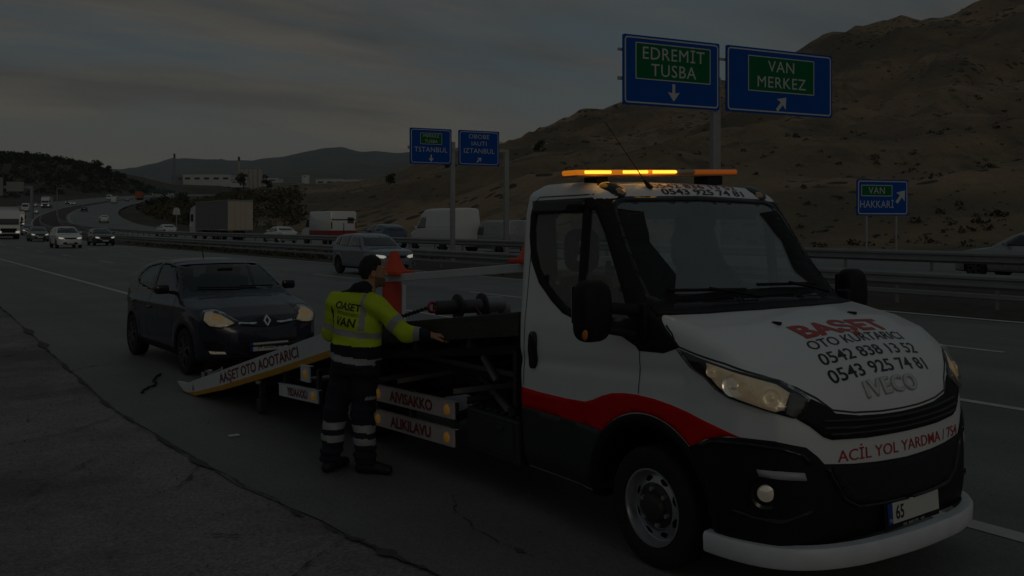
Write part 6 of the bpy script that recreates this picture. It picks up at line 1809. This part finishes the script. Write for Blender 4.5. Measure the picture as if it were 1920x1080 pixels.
for i in range(1500):
    Y = 22 + rnd.random() ** 1.2 * 80; o = rnd.choice([rnd.uniform(20.3, 24.3), rnd.uniform(20.6, 21.6)])
    if fbm(o * 2, Y, 9, 2) < rnd.uniform(-.3, .35): continue
    X = o + rS(Y); r = rnd.uniform(.08, .26); tuft(gr_, (X, Y, .03 + float(np.interp(o, [19.7, 25], [0, .3]))), r, rnd, 7, 1.0, .5)
tag(gr_.build('median_weeds', M_leafo, fix=False), 'low weeds and dry grass growing along the median under the guardrail', 'weeds', kind='stuff')
# single trees that stand clear
def tree(u, d, h, label, m, dense=60):
    X, Y = cam_xy(u, d); z = ground_z(X, Y) - .2
    g = empty('tree', (X, Y, z), 0, label, 'tree', 'trees on the far slopes')
    t = MB(); t.tube([(0, 0, 0), (.05 * h, 0, h * .35), (.03 * h, .04 * h, h * .75)], [h * .035, h * .026, h * .01], 7)
    for k in range(5):
        a = k * 1.3; t.tube([(.04 * h, .02 * h, h * (.35 + .06 * k)), (.04 * h + math.cos(a) * h * .2, math.sin(a) * h * .2, h * (.55 + .06 * k))], [h * .014, h * .005], 5)
    t.build('trunk', M_bark, g)
    c = MB()
    for k in range(9):
        a = rnd.uniform(0, 6.28); q = h * rnd.uniform(.05, .24)
        tuft(c, (.03 * h + q * math.cos(a), q * math.sin(a), h * rnd.uniform(.45, .9)), h * rnd.uniform(.11, .19), rnd, dense, .9, .22)
    c.build('crown', m, g, fix=False)
    return g
for u, d, h, lb in ((182, 640, 11, 'dark round tree on the ridge of the left hill'), (203, 655, 9, 'smaller dark tree at the right end of the left ridge'), (728, 330, 7, 'dark bush like tree on the slope right of the factory tanks'), (842, 300, 6, 'bushy tree at the foot of the slope under the smaller sign'),
                    (500, 420, 9, 'rounded tree above the lorry trailer'), (455, 430, 10, 'tall dark tree above the front of the lorry trailer'), (1010, 200, 4, 'single dark bush on the pale bank behind the cab roof')):
    tree(u, d, h, lb, M_leafd)

# ------------------------------------------------------------------ the town on the plain
M_wall = mat('pale_wall', (.62, .61, .58), rough=.8, var=.12, vscale=.08); M_wall2 = mat('grey_wall', (.24, .26, .28), rough=.8, var=.12, vscale=.08)
M_roof = mat('grey_roof', (.30, .31, .33), rough=.7); M_silo = mat('silo_concrete', (.46, .41, .36), rough=.8, var=.15, vscale=.2); M_dwin = mat('dark_windows', (.03, .035, .04), rough=.3)
AZ = -math.atan2(.5677, .8232)
def at(u, d, v): X, Y = cam_xy(u, d); return X, Y, zz(d, v)
def hall(u0, u1, vt, vb, d, label, m, rise=.18, win=True):
    w = (u1 - u0) / 1740 * d; h = (vb - vt) / 1740 * d; x, y, z = at((u0 + u1) / 2, d, vb)
    g = empty('factory_hall', (x, y, z), AZ, label, 'factory building', 'industrial buildings on the plain')
    b = MB(); b.box((0, 12, h * .42 - 1), (w, 24, h * .84 + 2)); b.build('wall', m, g)
    b = MB(); b.prism([(-w / 2 - .4, h * .84), (w / 2 + .4, h * .84), (w / 2 + .4, h * .88), (0, h * 1.0), (-w / 2 - .4, h * .88)], -.4, 24.4, 'xz'); b.build('roof', M_roof, g)
    if win:
        n = max(2, int(w / 9))
        for k in range(n):
            if k > 7: break
            b = MB(); b.box((-w / 2 + (k + .5) * w / n, -.05, h * .5), (w / n * .55, .2, h * .16)); b.build('window', M_dwin, g)
    return g
hall(343, 432, 323, 346, 900, 'long pale factory hall with a low pitched roof behind the thin chimney', M_wall)
hall(322, 343, 326, 344, 915, 'small grey hall at the left end of the factory', M_wall2)
hall(490, 520, 331, 345, 905, 'low white shed right of the concrete silos', M_wall)
hall(592, 645, 333, 350, 900, 'pale flat factory hall in the middle of the plain', M_wall)
hall(646, 690, 334, 349, 890, 'white curved shed right of the flat factory hall', M_wall)
hall(500, 568, 342, 353, 870, 'low long warehouse in front of the white shed', M_wall2)
hall(432, 462, 336, 347, 860, 'low pale shed at the foot of the dark chimney', M_wall)
hall(548, 568, 330, 344, 930, 'small distant grey shed left of the slim white tower', M_wall2, win=False)
x, y, z = at(573, 880, 348); g = empty('water_tower', (x, y, z), AZ, 'slim white tower between two factory halls', 'tower')
b = MB(); b.lathe([(3.6, -2), (3.6, 9), (3.2, 9.6), (.01, 9.8)], axis='z', n=20); b.build('shaft', M_wall, g, smooth=True)
b = MB(); b.box((0, -3.62, 8.3), (2., .1, .6)); b.build('window', M_dwin, g)
def chimney(u, vt, vb, d, r, label, cap):
    x, y, z = at(u, d, vb); h = (vb - vt) / 1740 * d
    g = empty('chimney', (x, y, z), 0, label, 'chimney', 'tall factory chimneys')
    b = MB(); b.lathe([(r * 1.25, -2), (r * .85, h * .86)], axis='z', n=16); b.build('shaft', M_silo if not cap else M_wall2, g, smooth=True)
    b = MB(); b.lathe([(r * .95, h * .86), (r * .9, h), (r * .6, h), (r * .6, h - 1)], axis='z', n=16); b.build('top_band', mat('soot_band', (.035, .032, .032), rough=.9), g, smooth=True)
chimney(327, 288, 345, 880, .95, 'thin tall chimney left of the long factory hall', True)
chimney(448, 294, 348, 880, 1.1, 'dark topped chimney left of the concrete silos', False)
x, y, z = at(470, 870, 349); g = empty('silo_block', (x, y, z), AZ, 'block of round concrete silos beside the dark topped chimney', 'silos')
for k in range(5):
    b = MB(); b.lathe([(2.2, -2), (2.2, 15.2 + (k % 2) * .4), (.01, 15.9)], (-8.2 + k * 4.2, 0, 0), 'z', 18); b.build('silo', M_silo, g, smooth=True)
b = MB(); b.box((0, 3, 8), (20, 4, 17)); b.build('wall', M_wall2, g)
# green canopy by the far end of the road
x, y, z = at(301, 600, 373); g = empty('petrol_station', (x, y, z), AZ, 'green roofed roadside building above the far end of the motorway', 'building')
b = MB(); b.box((0, 4, 5.0), (13, 9, 1.8), .1); b.build('canopy', mat('canopy_green', (.02, .10, .085), rough=.5), g)
b = MB(); b.box((0, 5, 2.0), (12, 6, 4.1)); b.build('wall', M_wall, g)
for sx in (-5, 5): b = MB(); b.box((sx, .2, 2.0), (.5, .5, 4.2)); b.build('column', M_wall, g)
# overhead sign gantry seen from behind, far left
x, y, z = at(62, 150, 410); g = empty('sign_gantry', (x, y, z), AZ, 'overhead gantry with grey sign backs at the left edge beyond the lorry', 'sign gantry')
s_ = 150 / 1740
b = MB(); b.box((-2 * s_, 0, 30 * s_), (.40, .4, 62 * s_)); b.build('post', M_galv, g)
b = MB(); b.box((-64 * s_, 0, 59 * s_), (126 * s_, .5, .42)); b.build('crossbar', M_galv, g)
for xx, ww, hh in ((-31, 32, 18), (-62, 16, 34), (-100, 34, 20)):
    b = MB(); b.box((xx * s_, -.4, 60 * s_), (ww * s_, .15, hh * s_)); b.build('sign_panel', mat('sign_back_pale', (.30, .30, .27), rough=.6, var=.08, vscale=1), g)
x, y, z = at(107, 240, 400)
b = MB(); b.tube([(0, 0, -1), (0, 0, 6.5)], [.16, .09], 8); b.box((.6, 0, 6.5), (1.4, .25, .12)); o = b.build('lamp_post', M_galv); o.location = (x, y, z); tag(o, 'thin pale lamp post between the distant lorries at left', 'lamp post')
x, y, z = at(331, 112, 432); g = empty('road_sign', (x, y, z), AZ, 'small pale sign on a thin pole above the white saloon by the guardrail', 'road sign')
b = MB(); b.tube([(0, 0, -1), (0, 0, 2.2)], .05, 6); b.build('post', M_galv, g)
b = MB(); b.prism([(-.45, 1.9), (.45, 1.9), (.38, 2.5), (.2, 2.75), (-.2, 2.75), (-.38, 2.5)], -.04, .04, 'xz'); b.build('sign_panel', M_swhite, g)
x, y, z = at(1113, 515, 226); b = MB(); b.tube([(0, 0, -2), (0, 0, 3.2)], .14, 6); b.box((0, 0, 2.6), (1.2, .1, .1)); o = b.build('mast', M_dsteel); o.location = (x, y, z); tag(o, 'tiny mast on the hill ridge left of the large sign', 'mast')

# ------------------------------------------------------------------ haze
hz = MB(); hz.box((1000, 2300, 198), (9200, 6600, 412)); 
hm = bpy.data.materials.new('haze'); hm.use_nodes = True; hn, hl_ = hm.node_tree.nodes, hm.node_tree.links
hn.remove(hn['Principled BSDF']); pv = hn.new('ShaderNodeVolumePrincipled')
pv.inputs['Color'].default_value = (.74, .88, 1, 1); pv.inputs['Density'].default_value = 7e-5; pv.inputs['Anisotropy'].default_value = .2
hl_.new(pv.outputs[0], hn['Material Output'].inputs['Volume'])
ho = hz.build('haze', hm); tag(ho, kind='stuff')
